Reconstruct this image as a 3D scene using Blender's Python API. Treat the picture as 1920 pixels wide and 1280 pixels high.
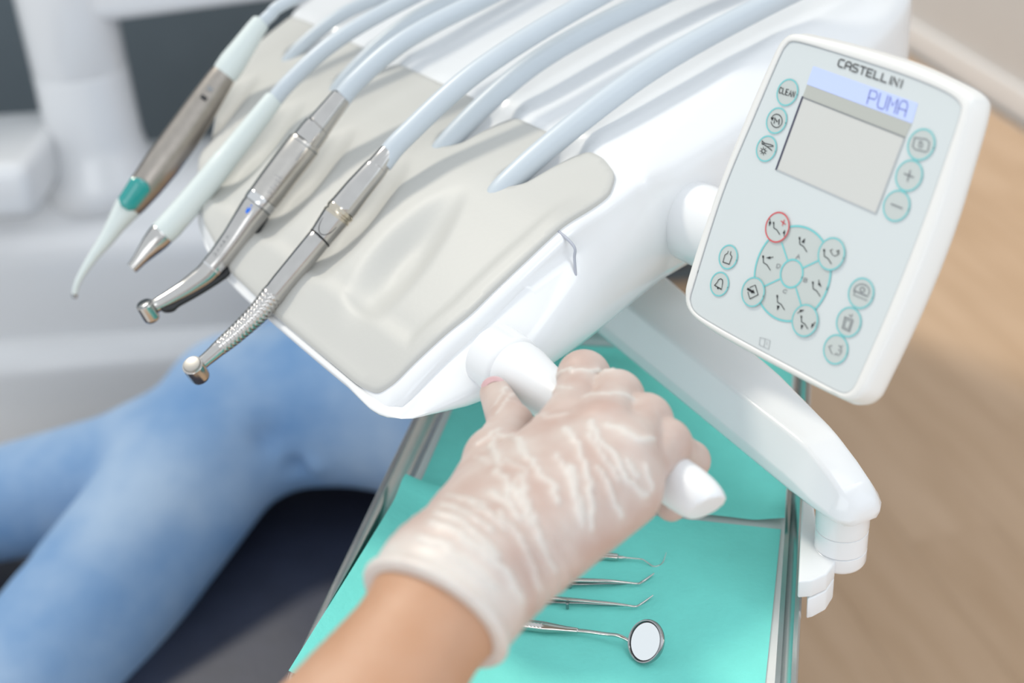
import bpy, bmesh, math, random
import numpy as np
from mathutils import Vector, Matrix
from mathutils.geometry import delaunay_2d_cdt

random.seed(7); np.random.seed(7)
for o in list(bpy.data.objects): bpy.data.objects.remove(o)
scene = bpy.context.scene
COL = scene.collection

# ------------------------------------------------------------------ camera
F = 2600.0; PITCH = math.radians(29.8); ROLL = math.radians(3.81)
CAM = np.array([0, 0, 1.475])
FWD = np.array([0, math.cos(PITCH), -math.sin(PITCH)])
_r0 = np.array([1., 0, 0]); _u0 = np.cross(_r0, FWD)
RIGHT = math.cos(ROLL)*_r0 - math.sin(ROLL)*_u0
UP = math.sin(ROLL)*_r0 + math.cos(ROLL)*_u0
cam = bpy.data.cameras.new('camera'); camo = bpy.data.objects.new('camera', cam); COL.objects.link(camo)
m = Matrix.Identity(4)
for i in range(3):
    m[i][0] = RIGHT[i]; m[i][1] = UP[i]; m[i][2] = -FWD[i]; m[i][3] = CAM[i]
camo.matrix_world = m
cam.sensor_width = 36; cam.lens = F/1920*36; cam.clip_start = .02; cam.clip_end = 60
cam.dof.use_dof = True; cam.dof.focus_distance = .775; cam.dof.aperture_fstop = 4.5
scene.camera = camo

# ------------------------------------------------------------------ world and lights
w = bpy.data.worlds.new('daylight'); scene.world = w; w.use_nodes = True
bg = w.node_tree.nodes['Background']
bg.inputs[0].default_value = (.88, .94, 1.0, 1); bg.inputs[1].default_value = .74
vs = scene.view_settings
vs.view_transform = 'Standard'; vs.look = 'None'; vs.gamma = 1; vs.use_curve_mapping = False
vs.exposure = 0.36

def area(name, loc, target, size, energy, color, sy=None):
    l = bpy.data.lights.new(name, 'AREA'); l.energy = energy; l.color = color; l.size = size
    if sy: l.shape = 'RECTANGLE'; l.size_y = sy
    o = bpy.data.objects.new(name, l); COL.objects.link(o); o.location = loc
    o.rotation_euler = (Vector(target)-Vector(loc)).to_track_quat('-Z', 'Y').to_euler()
    return o
sun = bpy.data.lights.new('key_light', 'SUN'); sun.energy = 1.25; sun.angle = math.radians(8); sun.color = (1, .93, .80)
suno = bpy.data.objects.new('key_light', sun); COL.objects.link(suno)
suno.rotation_euler = Vector((.52, -.58, -1.0)).to_track_quat('-Z', 'Y').to_euler()
area('window_light', (2.3, -.6, 2.1), (.1, .8, 1.0), 1.6, 4.5, (.82, .91, 1.0), 1.8)
area('overhead_fill_light', (1.0, .15, 2.75), (.25, .75, 1.0), 1.2, 5, (.95, .98, 1.0), .6)  # added overhead fill to brighten arm, tray and floor; no fixture known there
area('front_fill_light', (-1.3, -3.0, 2.1), (-.2, 1.2, .9), 2.6, 20, (.97, .98, 1.0), 1.8)  # added soft fill behind the camera, brightens camera-facing surfaces; not a known window

# ------------------------------------------------------------------ measuring helpers
def ray(x, y): return (FWD*F + RIGHT*(x-960) - UP*(y-640))/F
def atz(x, y, z):
    d = ray(x, y); return CAM + d*((z-CAM[2])/d[2])
def atd(x, y, d): return CAM + ray(x, y)*d
def depth(p): return float((np.asarray(p)-CAM) @ FWD)
def proj(P):
    v = np.atleast_2d(P)-CAM; d = v@FWD
    return np.c_[960+F*(v@RIGHT)/d, 640-F*(v@UP)/d], d
# frame of the delivery unit: U runs front to back, W to its right-hand side
_a = math.radians(57)
W = np.array([math.cos(_a), -math.sin(_a), 0]); U = np.array([math.sin(_a), math.cos(_a), 0]); Z = np.array([0, 0, 1.])
O = atz(1110, 365, 1.143)
def B(u, w, z): return O + U*u + W*w + Z*z
def onw(x, y, w):
    d = ray(x, y); t = ((O+W*w-CAM)@W)/(d@W); return CAM+d*t
def onu(x, y, u):
    d = ray(x, y); t = ((O+U*u-CAM)@U)/(d@U); return CAM+d*t
# frame of the tray
_b = math.radians(13.8)
TR = np.array([math.cos(_b), -math.sin(_b), 0]); TD = np.array([math.sin(_b), math.cos(_b), 0])
TO = atz(1190, 970, .935)
def T(r, d, z=0.): return TO + TR*r + TD*d + Z*z

# ------------------------------------------------------------------ materials
MATS = {}
def mat(name, col, rough=.45, metal=0., bump=0., bscale=60., var=0., vscale=8., coat=0., spec=.5, emit=None, estr=0., stretch=None, sss=0., trans=0., col2=None, alpha=1.):
    if name in MATS: return MATS[name]
    m = bpy.data.materials.new(name); m.use_nodes = True; nt = m.node_tree; b = nt.nodes['Principled BSDF']
    b.inputs['Base Color'].default_value = (*col, 1); b.inputs['Roughness'].default_value = rough
    b.inputs['Metallic'].default_value = metal; b.inputs['Coat Weight'].default_value = coat
    b.inputs['Specular IOR Level'].default_value = spec
    if sss: b.inputs['Subsurface Weight'].default_value = sss; b.inputs['Subsurface Radius'].default_value = (.01, .004, .002); b.inputs['Subsurface Scale'].default_value = .6
    if trans: b.inputs['Transmission Weight'].default_value = trans
    if alpha < 1: b.inputs['Alpha'].default_value = alpha
    if emit: b.inputs['Emission Color'].default_value = (*emit, 1); b.inputs['Emission Strength'].default_value = estr
    tc = nt.nodes.new('ShaderNodeTexCoord'); src = tc.outputs['Object']
    if stretch:
        mp = nt.nodes.new('ShaderNodeMapping'); mp.inputs['Scale'].default_value = stretch
        nt.links.new(src, mp.inputs['Vector']); src = mp.outputs['Vector']
    if var or col2:
        n = nt.nodes.new('ShaderNodeTexNoise'); n.inputs['Scale'].default_value = vscale; n.inputs['Detail'].default_value = 4
        r = nt.nodes.new('ShaderNodeMix'); r.data_type = 'RGBA'
        c2 = col2 if col2 else tuple(min(1, c*(1+var)) for c in col); c1 = col if col2 else tuple(c*(1-var) for c in col)
        r.inputs[6].default_value = (*c1, 1); r.inputs[7].default_value = (*c2, 1)
        mr = nt.nodes.new('ShaderNodeMapRange'); mr.inputs[1].default_value = .3; mr.inputs[2].default_value = .7
        nt.links.new(src, n.inputs['Vector']); nt.links.new(n.outputs['Fac'], mr.inputs[0]); nt.links.new(mr.outputs[0], r.inputs[0])
        nt.links.new(r.outputs[2], b.inputs['Base Color'])
    if bump:
        n2 = nt.nodes.new('ShaderNodeTexNoise'); n2.inputs['Scale'].default_value = bscale; n2.inputs['Detail'].default_value = 5
        bp = nt.nodes.new('ShaderNodeBump'); bp.inputs['Strength'].default_value = bump; bp.inputs['Distance'].default_value = .002
        nt.links.new(src, n2.inputs['Vector']); nt.links.new(n2.outputs['Fac'], bp.inputs['Height']); nt.links.new(bp.outputs[0], b.inputs['Normal'])
    MATS[name] = m; return m

WHITE = mat('white_plastic', (.79, .80, .81), .22, coat=.3, var=.01)
WHITE2 = mat('white_satin', (.78, .79, .80), .38, var=.012)
MATC = mat('silicone_mat', (.535, .53, .50), .5, var=.015, bump=.05, bscale=300)
HOSE = mat('hose_silicone', (.53, .585, .63), .38, var=.015, vscale=30)
STEEL = mat('satin_steel', (.59, .57, .545), .15, 1., var=.04, vscale=90)
STEELB = mat('brushed_steel', (.42, .38, .34), .36, 1., var=.05, vscale=140, bump=.05, bscale=400)
CHROME = mat('chrome', (.72, .71, .70), .08, 1., var=.02)
DARKSTEEL = mat('dark_steel', (.34, .35, .35), .20, 1., var=.06, vscale=120)
CAPM = mat('cap_satin', (.40, .385, .36), .45, 1., var=.02)
GRIP = mat('mint_white_grip', (.66, .72, .70), .42, var=.012)
TEAL = mat('teal_button', (.01, .30, .28), .12, coat=.8, var=.05)
BLACK = mat('black_rubber', (.012, .013, .015), .4, var=.1)
BLUE = mat('blue_mark', (.01, .16, .75), .35, var=.05)
SEAM = mat('seam_shadow_gap', (.42, .44, .50), .6, var=.05)
PANELW = mat('panel_housing', (.78, .77, .74), .32, coat=.1, var=.01)
FACE = mat('panel_faceplate', (.62, .66, .66), .28, coat=.25, var=.006)
BTN = mat('button_grey', (.52, .56, .54), .4, var=.01)
RING = mat('ring_aqua', (.18, .56, .57), .45, var=.03)
RED = mat('ring_red', (.62, .08, .09), .45, var=.03)
INK = mat('ink_black', (.012, .012, .014), .5, var=.05)
INKG = mat('ink_grey', (.22, .23, .24), .5, var=.05)
LINEG = mat('line_grey', (.46, .48, .49), .5, var=.03)
SCREEN = mat('screen_off', (.60, .60, .57), .3, var=.006)
SCREENB = mat('screen_border', (.46, .47, .43), .35, var=.01)
LCD = mat('lcd_lit', (.38, .44, .68), .3, var=.01, emit=(.52, .63, 1.0), estr=.26)
LCDINK = mat('lcd_ink', (.16, .18, .45), .4, var=.03)
PAPER = mat('teal_paper', (.20, .77, .69), .75, bump=.22, bscale=260, var=.03, vscale=40)
TRAYM = mat('tray_steel', (.55, .56, .56), .22, 1., var=.04, vscale=30)
TRAYF = mat('tray_floor_white', (.72, .72, .71), .35, var=.02)
MIRROR = mat('mirror_glass', (.93, .95, .94), .02, 1., var=.004)
SKIN = mat('skin', (.47, .245, .135), .5, sss=.12, bump=.12, bscale=220, var=.05, vscale=25, col2=(.52, .30, .19))
DENIM = mat('denim', (.12, .26, .49), .85, bump=.35, bscale=240, vscale=7, col2=(.34, .46, .62))
LEATHER = mat('navy_leather', (.020, .024, .045), .52, bump=.15, bscale=160, var=.15, vscale=20)
SHIRT = mat('pale_cloth', (.66, .58, .60), .85, bump=.4, bscale=120, var=.06)
SLATE = mat('slate_wall', (.115, .145, .165), .8, var=.04, bump=.08, bscale=80)
WALLG = mat('pale_wall', (.66, .635, .61), .8, var=.012, bump=.05, bscale=80)
BASEB = mat('baseboard_paint', (.84, .83, .82), .4, var=.01)
OAK = mat('oak_floor', (.50, .335, .205), .45, vscale=3.2, col2=(.58, .405, .265), bump=.08, bscale=14, stretch=(1, 8, 8))
OAK2 = mat('oak_floor_pale', (.53, .36, .225), .45, vscale=3.0, col2=(.61, .43, .285), bump=.08, bscale=14, stretch=(1, 8, 8))
BONE = mat('cabinet_white', (.80, .80, .80), .25, coat=.4, var=.012, vscale=2)

# ------------------------------------------------------------------ object helpers
def thing(name, label, cat, loc, group=None):
    o = bpy.data.objects.new(name, None); COL.objects.link(o); o.location = tuple(loc); o.empty_display_size = .02
    o['label'] = label; o['category'] = cat
    if group: o['group'] = group
    return o
ROOTLOC = {}
def mesh(name, V, Fc, mt, parent=None, smooth=True, angle=35, label=None):
    """V in world coordinates"""
    V = np.asarray(V, float)
    root = parent
    while root is not None and root.parent is not None: root = root.parent
    off = np.array(root.location) if root is not None else np.zeros(3)
    me = bpy.data.meshes.new(name); me.from_pydata((V-off).tolist(), [], [tuple(f) for f in Fc]); me.update()
    bm = bmesh.new(); bm.from_mesh(me); bmesh.ops.recalc_face_normals(bm, faces=bm.faces); bm.to_mesh(me); bm.free()
    if smooth:
        for p in me.polygons: p.use_smooth = True
        me.set_sharp_from_angle(angle=math.radians(angle))
    me.materials.append(mt)
    o = bpy.data.objects.new(name, me); COL.objects.link(o)
    if parent is not None: o.parent = parent
    if label: o['label'] = label
    return o
def struct(o): o['kind'] = 'structure'; return o
def tag(o, label, cat, group=None):
    o['label'] = label; o['category'] = cat
    if group: o['group'] = group
    return o
def center_origin(o):
    """move a top-level mesh's origin to its base centre"""
    me = o.data; n = len(me.vertices); co = np.empty(n*3); me.vertices.foreach_get('co', co); co = co.reshape(-1, 3)
    c = np.array([(co[:, 0].min()+co[:, 0].max())/2, (co[:, 1].min()+co[:, 1].max())/2, co[:, 2].min()])
    me.vertices.foreach_set('co', (co-c).ravel()); o.location = tuple(c); me.update(); return o

def join(*parts):
    V = []; Fc = []; n = 0
    for v, f in parts:
        V.append(np.asarray(v, float)); Fc += [tuple(i+n for i in q) for q in f]; n += len(v)
    return np.vstack(V), Fc
def unit(v): v = np.asarray(v, float); return v/np.linalg.norm(v)
def catmull(P, n=12):
    P = np.asarray(P, float); P = np.vstack([2*P[0]-P[1], P, 2*P[-1]-P[-2]]); out = []
    for i in range(1, len(P)-2):
        for k in range(n):
            t = k/n; a, b, c, d = P[i-1], P[i], P[i+1], P[i+2]
            out.append(.5*((2*b)+(-a+c)*t+(2*a-5*b+4*c-d)*t*t+(-a+3*b-3*c+d)*t**3))
    out.append(P[-2]); return np.array(out)
def sweep(P, R, n=24, cap=True, ref=(0, 0, 1), flat=None, rmod=None):
    """tube along P with radius R; flat = (a, b) squashes the section; rmod(i, ang) scales the radius"""
    P = np.asarray(P, float); R = np.ones(len(P))*np.asarray(R, float)
    Tn = np.zeros_like(P)
    for i in range(len(P)):
        a = i-1
        while a > 0 and np.linalg.norm(P[i]-P[a]) < 1e-6: a -= 1
        b = i+1
        while b < len(P)-1 and np.linalg.norm(P[b]-P[i]) < 1e-6: b += 1
        a = max(a, 0); b = min(b, len(P)-1)
        v = P[b]-P[a]; Tn[i] = v/(np.linalg.norm(v)+1e-12)
    N = np.asarray(ref, float)
    if abs(unit(N)@Tn[0]) > .95: N = np.array([1., 0, 0])
    N = N-Tn[0]*(N@Tn[0]); N = unit(N)
    V = []; Fc = []; ang = np.arange(n)*2*math.pi/n
    fa, fb = flat if flat else (1, 1)
    for i in range(len(P)):
        N = N-Tn[i]*(N@Tn[i]); N = unit(N); Bn = np.cross(Tn[i], N)
        for a in ang:
            r = R[i]*(rmod(i, a) if rmod else 1)
            V.append(P[i]+N*math.cos(a)*r*fa+Bn*math.sin(a)*r*fb)
    for i in range(len(P)-1):
        for k in range(n):
            Fc.append((i*n+k, i*n+(k+1) % n, (i+1)*n+(k+1) % n, (i+1)*n+k))
    if cap: Fc.append(tuple(range(n))); Fc.append(tuple((len(P)-1)*n+k for k in range(n)))
    return np.array(V), Fc
def axis_lathe(a, d, prof, n=28, ref=(0, 0, 1)):
    """prof = [(s, r)] along unit d from a"""
    d = unit(d); a = np.asarray(a, float); N = np.asarray(ref, float)
    if abs(unit(N)@d) > .95: N = np.array([1., 0, 0])
    N = unit(N-d*(N@d)); Bn = np.cross(d, N); m = len(prof)
    V = [a+d*s+(N*math.cos(t)+Bn*math.sin(t))*max(r, 1e-5) for s, r in prof for t in np.arange(n)*2*math.pi/n]
    Fc = [(i*n+k, i*n+(k+1) % n, (i+1)*n+(k+1) % n, (i+1)*n+k) for i in range(m-1) for k in range(n)]
    return np.array(V), Fc+[tuple(range(n)), tuple((m-1)*n+k for k in range(n))]
def box(c, s, ax=None, bev=0.):
    bm = bmesh.new(); bmesh.ops.create_cube(bm, size=1)
    for v in bm.verts: v.co = Vector([v.co[i]*s[i] for i in range(3)])
    if bev: bmesh.ops.bevel(bm, geom=bm.edges[:], offset=bev, segments=4, profile=.5, affect='EDGES')
    ax = ax if ax is not None else np.eye(3)
    V = [np.asarray(c)+ax[0]*v.co[0]+ax[1]*v.co[1]+ax[2]*v.co[2] for v in bm.verts]
    bm.verts.index_update(); Fc = [tuple(v.index for v in f.verts) for f in bm.faces]; bm.free(); return np.array(V), Fc
def prism(poly, z0, z1, bev=0., frame=None):
    """poly 2D outline extruded; frame(p, q, z) -> world"""
    bm = bmesh.new(); vs = [bm.verts.new((p[0], p[1], z0)) for p in poly]; f = bm.faces.new(vs)
    r = bmesh.ops.extrude_face_region(bm, geom=[f])
    for v in r['geom']:
        if isinstance(v, bmesh.types.BMVert): v.co.z = z1
    if bev:
        bm.normal_update()
        bmesh.ops.bevel(bm, geom=[e for e in bm.edges], offset=bev, segments=3, profile=.5, affect='EDGES', clamp_overlap=True)
    bm.verts.index_update(); V = np.array([frame(*v.co) if frame else v.co[:] for v in bm.verts]); Fc = [tuple(v.index for v in f.verts) for f in bm.faces]
    bm.free(); return V, Fc
def resample(P, step, closed=True):
    P = np.asarray(P, float); Q = np.vstack([P, P[:1]]) if closed else P
    L = np.r_[0, np.cumsum(np.linalg.norm(np.diff(Q, axis=0), axis=1))]; n = max(8, int(L[-1]/step))
    s = np.linspace(0, L[-1], n, endpoint=not closed)
    return np.c_[[np.interp(s, L, Q[:, k]) for k in range(Q.shape[1])]].T
def smooth_closed(P, n=10):
    P = np.asarray(P, float); Q = np.vstack([P[-1:], P, P[:2]]); out = []
    for i in range(1, len(Q)-2):
        a, b, c, d = Q[i-1], Q[i], Q[i+1], Q[i+2]
        for k in range(n):
            t = k/n; out.append(.5*((2*b)+(-a+c)*t+(2*a-5*b+4*c-d)*t*t+(-a+3*b-3*c+d)*t**3))
    return np.array(out)
def round_poly(P, r, n=6):
    P = np.asarray(P, float); out = []
    rr = r if hasattr(r, '__len__') else [r]*len(P)
    for i in range(len(P)):
        a, b, c = P[i-1], P[i], P[(i+1) % len(P)]
        u, v = unit(a-b), unit(c-b); q = min(rr[i], .45*np.linalg.norm(a-b), .45*np.linalg.norm(c-b))
        if q < 1e-6: out.append(b); continue
        p0, p1 = b+u*q, b+v*q
        for k in range(n+1):
            t = k/n; out.append((1-t)**2*p0+2*t*(1-t)*b+t*t*p1)
    return np.array(out)
def inset(P, d):
    P = np.asarray(P, float); A = .5*np.sum(P[:, 0]*np.roll(P[:, 1], -1)-P[:, 1]*np.roll(P[:, 0], -1)); s = 1 if A > 0 else -1
    t = np.roll(P, -1, 0)-np.roll(P, 1, 0); t /= np.linalg.norm(t, axis=1)[:, None]
    return P+np.c_[-t[:, 1], t[:, 0]]*s*np.asarray(d).reshape(-1, 1)
def inside(P, Q):
    P = np.asarray(P); r = np.zeros(len(Q), bool); n = len(P)
    for i in range(n):
        a, b = P[i], P[(i+1) % n]
        c = ((a[1] > Q[:, 1]) != (b[1] > Q[:, 1]))
        with np.errstate(divide='ignore', invalid='ignore'):
            x = (b[0]-a[0])*(Q[:, 1]-a[1])/(b[1]-a[1])+a[0]
        r ^= c & (Q[:, 0] < x)
    return r
def dist_poly(P, Q):
    P = np.asarray(P); best = np.full(len(Q), 1e9)
    for i in range(len(P)):
        a, b = P[i], P[(i+1) % len(P)]; ab = b-a; t = np.clip(((Q-a)@ab)/(ab@ab+1e-15), 0, 1)
        best = np.minimum(best, np.linalg.norm(Q-(a+t[:, None]*ab), axis=1))
    return best
def cdt_fill(rings, grid, margin):
    """triangulate inside rings[0] (outer), with further inner rings and grid points as extra vertices"""
    outer = rings[0]; lo = outer.min(0); hi = outer.max(0)
    gx, gy = np.meshgrid(np.arange(lo[0], hi[0], grid), np.arange(lo[1], hi[1], grid)); G = np.c_[gx.ravel(), gy.ravel()]
    G = G[inside(outer, G)]; G = G[dist_poly(outer, G) > margin]
    pts = np.vstack(list(rings)+[G]); n = len(outer)
    edges = [(i, (i+1) % n) for i in range(n)]
    r = delaunay_2d_cdt([Vector(p) for p in pts], edges, [], 1, 1e-7)
    return np.array([v[:] for v in r[0]]), [tuple(f) for f in r[2]], n, r[3]
def boundary_loops(Fc):
    cnt = {}
    for f in Fc:
        for i in range(len(f)):
            a, b = f[i], f[(i+1) % len(f)]; cnt[(a, b)] = 1
    return [(a, b) for (a, b) in cnt if (b, a) not in cnt]

# ================================================================== SETTING
wp0 = atz(1700, 90, 0.); wp1 = atz(1920, 230, 0.); wd = unit(wp1-wp0); wn = np.array([wd[1], -wd[0], 0])
if wn[0] > 0: wn = -wn
wr = np.stack([wd, wn, Z])
def slab(name, c, s, mt, ax=None, bev=0.): return struct(center_origin(mesh(name, *box(c, s, ax, bev), mt)))
floor = slab('floor', (0, 2.6, -.035), (7.4, 7.4, .03), WALLG)
slab('wall_right', wp0+wd*(.6)-wn*.06+Z*1.35, (6.6, .10, 2.7), WALLG, wr)
slab('baseboard_right', wp0+wd*(.6)-wn*.002+Z*.045, (6.6, .016, .09), BASEB, wr, .004)
slab('wall_back', (-1.5, 2.85, 1.35), (3.9, .10, 2.7), SLATE)
# oak planks, each a child of the floor
pd = unit(wd); pn = np.array([-pd[1], pd[0], 0]); k = 0
fl = np.array(floor.location)
pm = {}
for L in (1.2, .8):
    v, f = box((0, 0, 0), (L-.0006, .1594, .018), None, .0004)
    for q, mt in enumerate((OAK, OAK2)):
        me = bpy.data.meshes.new('plank'); me.from_pydata(v.tolist(), [], f); me.materials.append(mt); pm[(L, q)] = me
pang = math.atan2(pd[1], pd[0])
for i in range(-12, 14):
    x = -3.2+random.random()*1.0
    while x < 3.2:
        L = random.choice((1.2, 1.2, .8)); c = np.array([.55, 2.7, 0])+pd*(x+L/2)+pn*i*.16; x += L
        if (c-wp0)@wn < .02: continue
        if c[0] < -.6 or c[1] > 4.8: continue
        o = bpy.data.objects.new('plank', pm[(L, random.randrange(2))]); COL.objects.link(o); o.parent = floor
        o.location = tuple(c+Z*(-.0102)-fl); o.rotation_euler = (0, 0, pang)

# ================================================================== LEFT BACKGROUND
# white side cabinet of the dental unit with its lamp column
cr = thing('dental_side_cabinet', 'big blurred white cabinet with rounded edges behind the jeans, at the left edge', 'cabinet', (-.85, 2.0, .05))
mesh('body', *box((-.80, 1.93, .375), (1.3, .28, .71), None, .11), BONE, cr)
mesh('front_panel', *box((-.62, 1.80, .28), (.98, .10, .46), None, .045), BONE, cr)
mesh('top_ledge', *box(atd(0, 300, 1.86)+np.array([-.05, .06, -.03]), (.20, .22, .08), None, .02), BONE, cr)
mesh('base', *box((-.85, 1.93, .03), (.9, .24, .06), None, .01), WHITE2, cr)
c0 = atd(188, 300, 2.0); c1 = atd(120, 0, 2.0)
px = c0[0]; py = c0[1]
lc = thing('monitor_stand', 'blurred white round column with a thick horizontal arm, upper left corner', 'monitor stand', (px, py, c0[2]-.05))
prof = [(0, .085), (.01, .088), (.04, .084), (.065, .070), (.09, .066), (.185, .065), (.187, .0635), (.19, .065), (.36, .066), (.375, .080), (.42, .081), (.47, .081), (.49, .06)]
mesh('post', *axis_lathe((px, py, c0[2]-.05), Z, prof, 40), BONE, lc)
ad = unit(np.array([.98, .25, 0])); an = np.array([-ad[1], ad[0], 0])
mesh('arm', *box(np.array([px, py, c0[2]+.265])+ad*.40, (.80, .11, .115), np.stack([ad, an, Z]), .02), BONE, lc)
mesh('elbow_cover', *axis_lathe(np.array([px, py, c0[2]+.19])+ad*.82, Z, [(0, .05), (.01, .06), (.14, .06), (.15, .05)], 32), BONE, lc)
mesh('arm_bracket', *box(np.array([px, py, c0[2]+.185])+ad*.34, (.06, .04, .07), np.stack([ad, an, Z]), .012), BONE, lc)

# ================================================================== DENTAL CHAIR AND PATIENT
ch = thing('dental_chair', 'dark navy upholstered dental chair under the patient in jeans', 'chair', (.0, 1.5, .02))
def cushion(name, pts, z0, z1, bev):
    mesh(name, *prism(round_poly(pts, .12), z0, z1, bev), LEATHER, ch)
cushion('seat', [(-.42, .62), (.03, .62), (.10, 1.35), (.12, 1.90), (-.06, 1.90), (-.10, 1.72), (-.42, 1.62)], .40, .525, .03)
cushion('leg_rest', [(-1.05, .62), (-.44, .62), (-.44, 1.45), (-1.05, 1.5)], .30, .43, .03)
bx_ = unit([.05, .85, .42]); by_ = unit([1, 0, 0]); bz_ = np.cross(by_, bx_)
mesh('backrest', *box((.10, 2.15, .66), (.62, .44, .11), np.stack([bx_, by_, bz_]), .05), LEATHER, ch)
mesh('base', *box((-.16, 1.35, .21), (.3, .5, .38), None, .05), WHITE2, ch)
mesh('foot_plate', *box((-.16, 1.35, .02), (.4, .8, .04), None, .01), WHITE2, ch)

# ---------- signed distance modelling for bodies
def sd_cone(P, a, b, ra, rb):
    a = np.asarray(a, float); b = np.asarray(b, float); ab = b-a
    t = np.clip(((P-a)@ab)/(ab@ab+1e-12), 0, 1)
    return np.linalg.norm(P-(a+t[..., None]*ab), axis=-1)-(ra+(rb-ra)*t)
def smin(a, b, k):
    h = np.clip(.5+.5*(b-a)/k, 0, 1); return b*(1-h)+a*h-k*h*(1-h)
def surface_nets(fn, lo, hi, step):
    lo = np.asarray(lo, float); n = np.ceil((np.asarray(hi)-lo)/step).astype(int)+1
    X, Y, Zg = [lo[i]+np.arange(n[i])*step for i in range(3)]
    D = np.empty(n, np.float32)
    for i in range(n[0]):
        yy, zz = np.meshgrid(Y, Zg, indexing='ij'); P = np.stack([np.full_like(yy, X[i]), yy, zz], -1); D[i] = fn(P)
    S = D < 0
    c = np.zeros(n-1, np.int32)
    for dx in (0, 1):
        for dy in (0, 1):
            for dz in (0, 1): c += S[dx:n[0]-1+dx, dy:n[1]-1+dy, dz:n[2]-1+dz]
    act = (c > 0) & (c < 8); idx = -np.ones(act.shape, np.int64); I = np.argwhere(act); idx[act] = np.arange(len(I))
    acc = np.zeros((len(I), 3)); cnt = np.zeros(len(I))
    cor = [(a, b, d) for a in (0, 1) for b in (0, 1) for d in (0, 1)]
    for p in cor:
        for ax in range(3):
            if p[ax] == 0:
                q = list(p); q[ax] = 1; q = tuple(q)
                da = D[I[:, 0]+p[0], I[:, 1]+p[1], I[:, 2]+p[2]]; db = D[I[:, 0]+q[0], I[:, 1]+q[1], I[:, 2]+q[2]]
                mk = (da < 0) != (db < 0); t = np.where(mk, da/(da-db+1e-20), 0)
                pt = np.array(p, float)[None]+(np.array(q)-np.array(p))[None]*t[:, None]
                acc += pt*mk[:, None]; cnt += mk
    V = lo+(I+acc/np.maximum(cnt, 1)[:, None])*step
    Fq = []
    for ax in range(3):
        o1, o2 = [(1, 2), (2, 0), (0, 1)][ax]
        sl = [slice(None)]*3; sl[ax] = slice(0, n[ax]-1); s2 = [slice(None)]*3; s2[ax] = slice(1, n[ax])
        E = np.argwhere(S[tuple(sl)] != S[tuple(s2)])
        E = E[(E[:, o1] > 0) & (E[:, o2] > 0) & (E[:, o1] < n[o1]-1) & (E[:, o2] < n[o2]-1)]
        e1 = np.zeros(3, int); e1[o1] = 1; e2 = np.zeros(3, int); e2[o2] = 1
        g = lambda Q: idx[Q[:, 0], Q[:, 1], Q[:, 2]]
        q = np.c_[g(E-e1-e2), g(E-e2), g(E), g(E-e1)]
        fl_ = S[tuple(sl)][E[:, 0], E[:, 1], E[:, 2]]
        q[~fl_] = q[~fl_][:, ::-1]; Fq.append(q)
    Fq = np.vstack(Fq); Fq = Fq[(Fq >= 0).all(1)]
    return V, Fq
def relax(V, Fq, it=3, lam=.5):
    E = np.unique(np.sort(np.vstack([Fq[:, [0, 1]], Fq[:, [1, 2]], Fq[:, [2, 3]], Fq[:, [3, 0]]]), 1), axis=0)
    deg = np.bincount(E.ravel(), minlength=len(V))[:, None]
    for i in range(it):
        for l in (lam, -lam*1.04):
            S_ = np.zeros_like(V)
            for k in range(3):
                S_[:, k] = np.bincount(E[:, 0], V[E[:, 1], k], len(V))+np.bincount(E[:, 1], V[E[:, 0], k], len(V))
            V = V+l*(S_/np.maximum(deg, 1)-V)
    return V
def normals(V, Fq):
    nn = np.cross(V[Fq[:, 2]]-V[Fq[:, 0]], V[Fq[:, 3]]-V[Fq[:, 1]]); N = np.zeros_like(V)
    for k in range(4):
        for c in range(3): N[:, c] += np.bincount(Fq[:, k], nn[:, c], len(V))
    return N/(np.linalg.norm(N, axis=1)[:, None]+1e-12)

pt = thing('person', 'reclining patient in light blue jeans, blurred, seen from the lap down', 'person', (-.2, 1.4, .52))
zk = .62
hipN = atz(850, 725, .66); kneeN = atz(455, 775, .635); ankN = atz(75, 1265, .53)
ankN = kneeN+(ankN-kneeN)*1.15
kneeF = atz(330, 870, .60); hipF = np.array([.0, 1.69, .66]); ankF = atz(-180, 985, .50)
def jeans(P):
    d = sd_cone(P, hipN, kneeN, .106, .088)
    d = smin(d, sd_cone(P, kneeN, ankN, .086, .080), .03)
    f = smin(sd_cone(P, hipF, kneeF, .096, .076), sd_cone(P, kneeF, ankF, .076, .062), .04)
    d = smin(d, f, .012)
    d = smin(d, sd_cone(P, hipN, hipF, .12, .12), .06)
    d = smin(d, sd_cone(P, (.0, 1.62, .67), (.0, 1.75, .69), .14, .14), .06)
    return d
V, Fq = surface_nets(jeans, (-1.05, .55, .34), (.56, 1.95, .90), .0095)
V = relax(V, Fq, 3); N = normals(V, Fq)
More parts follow.
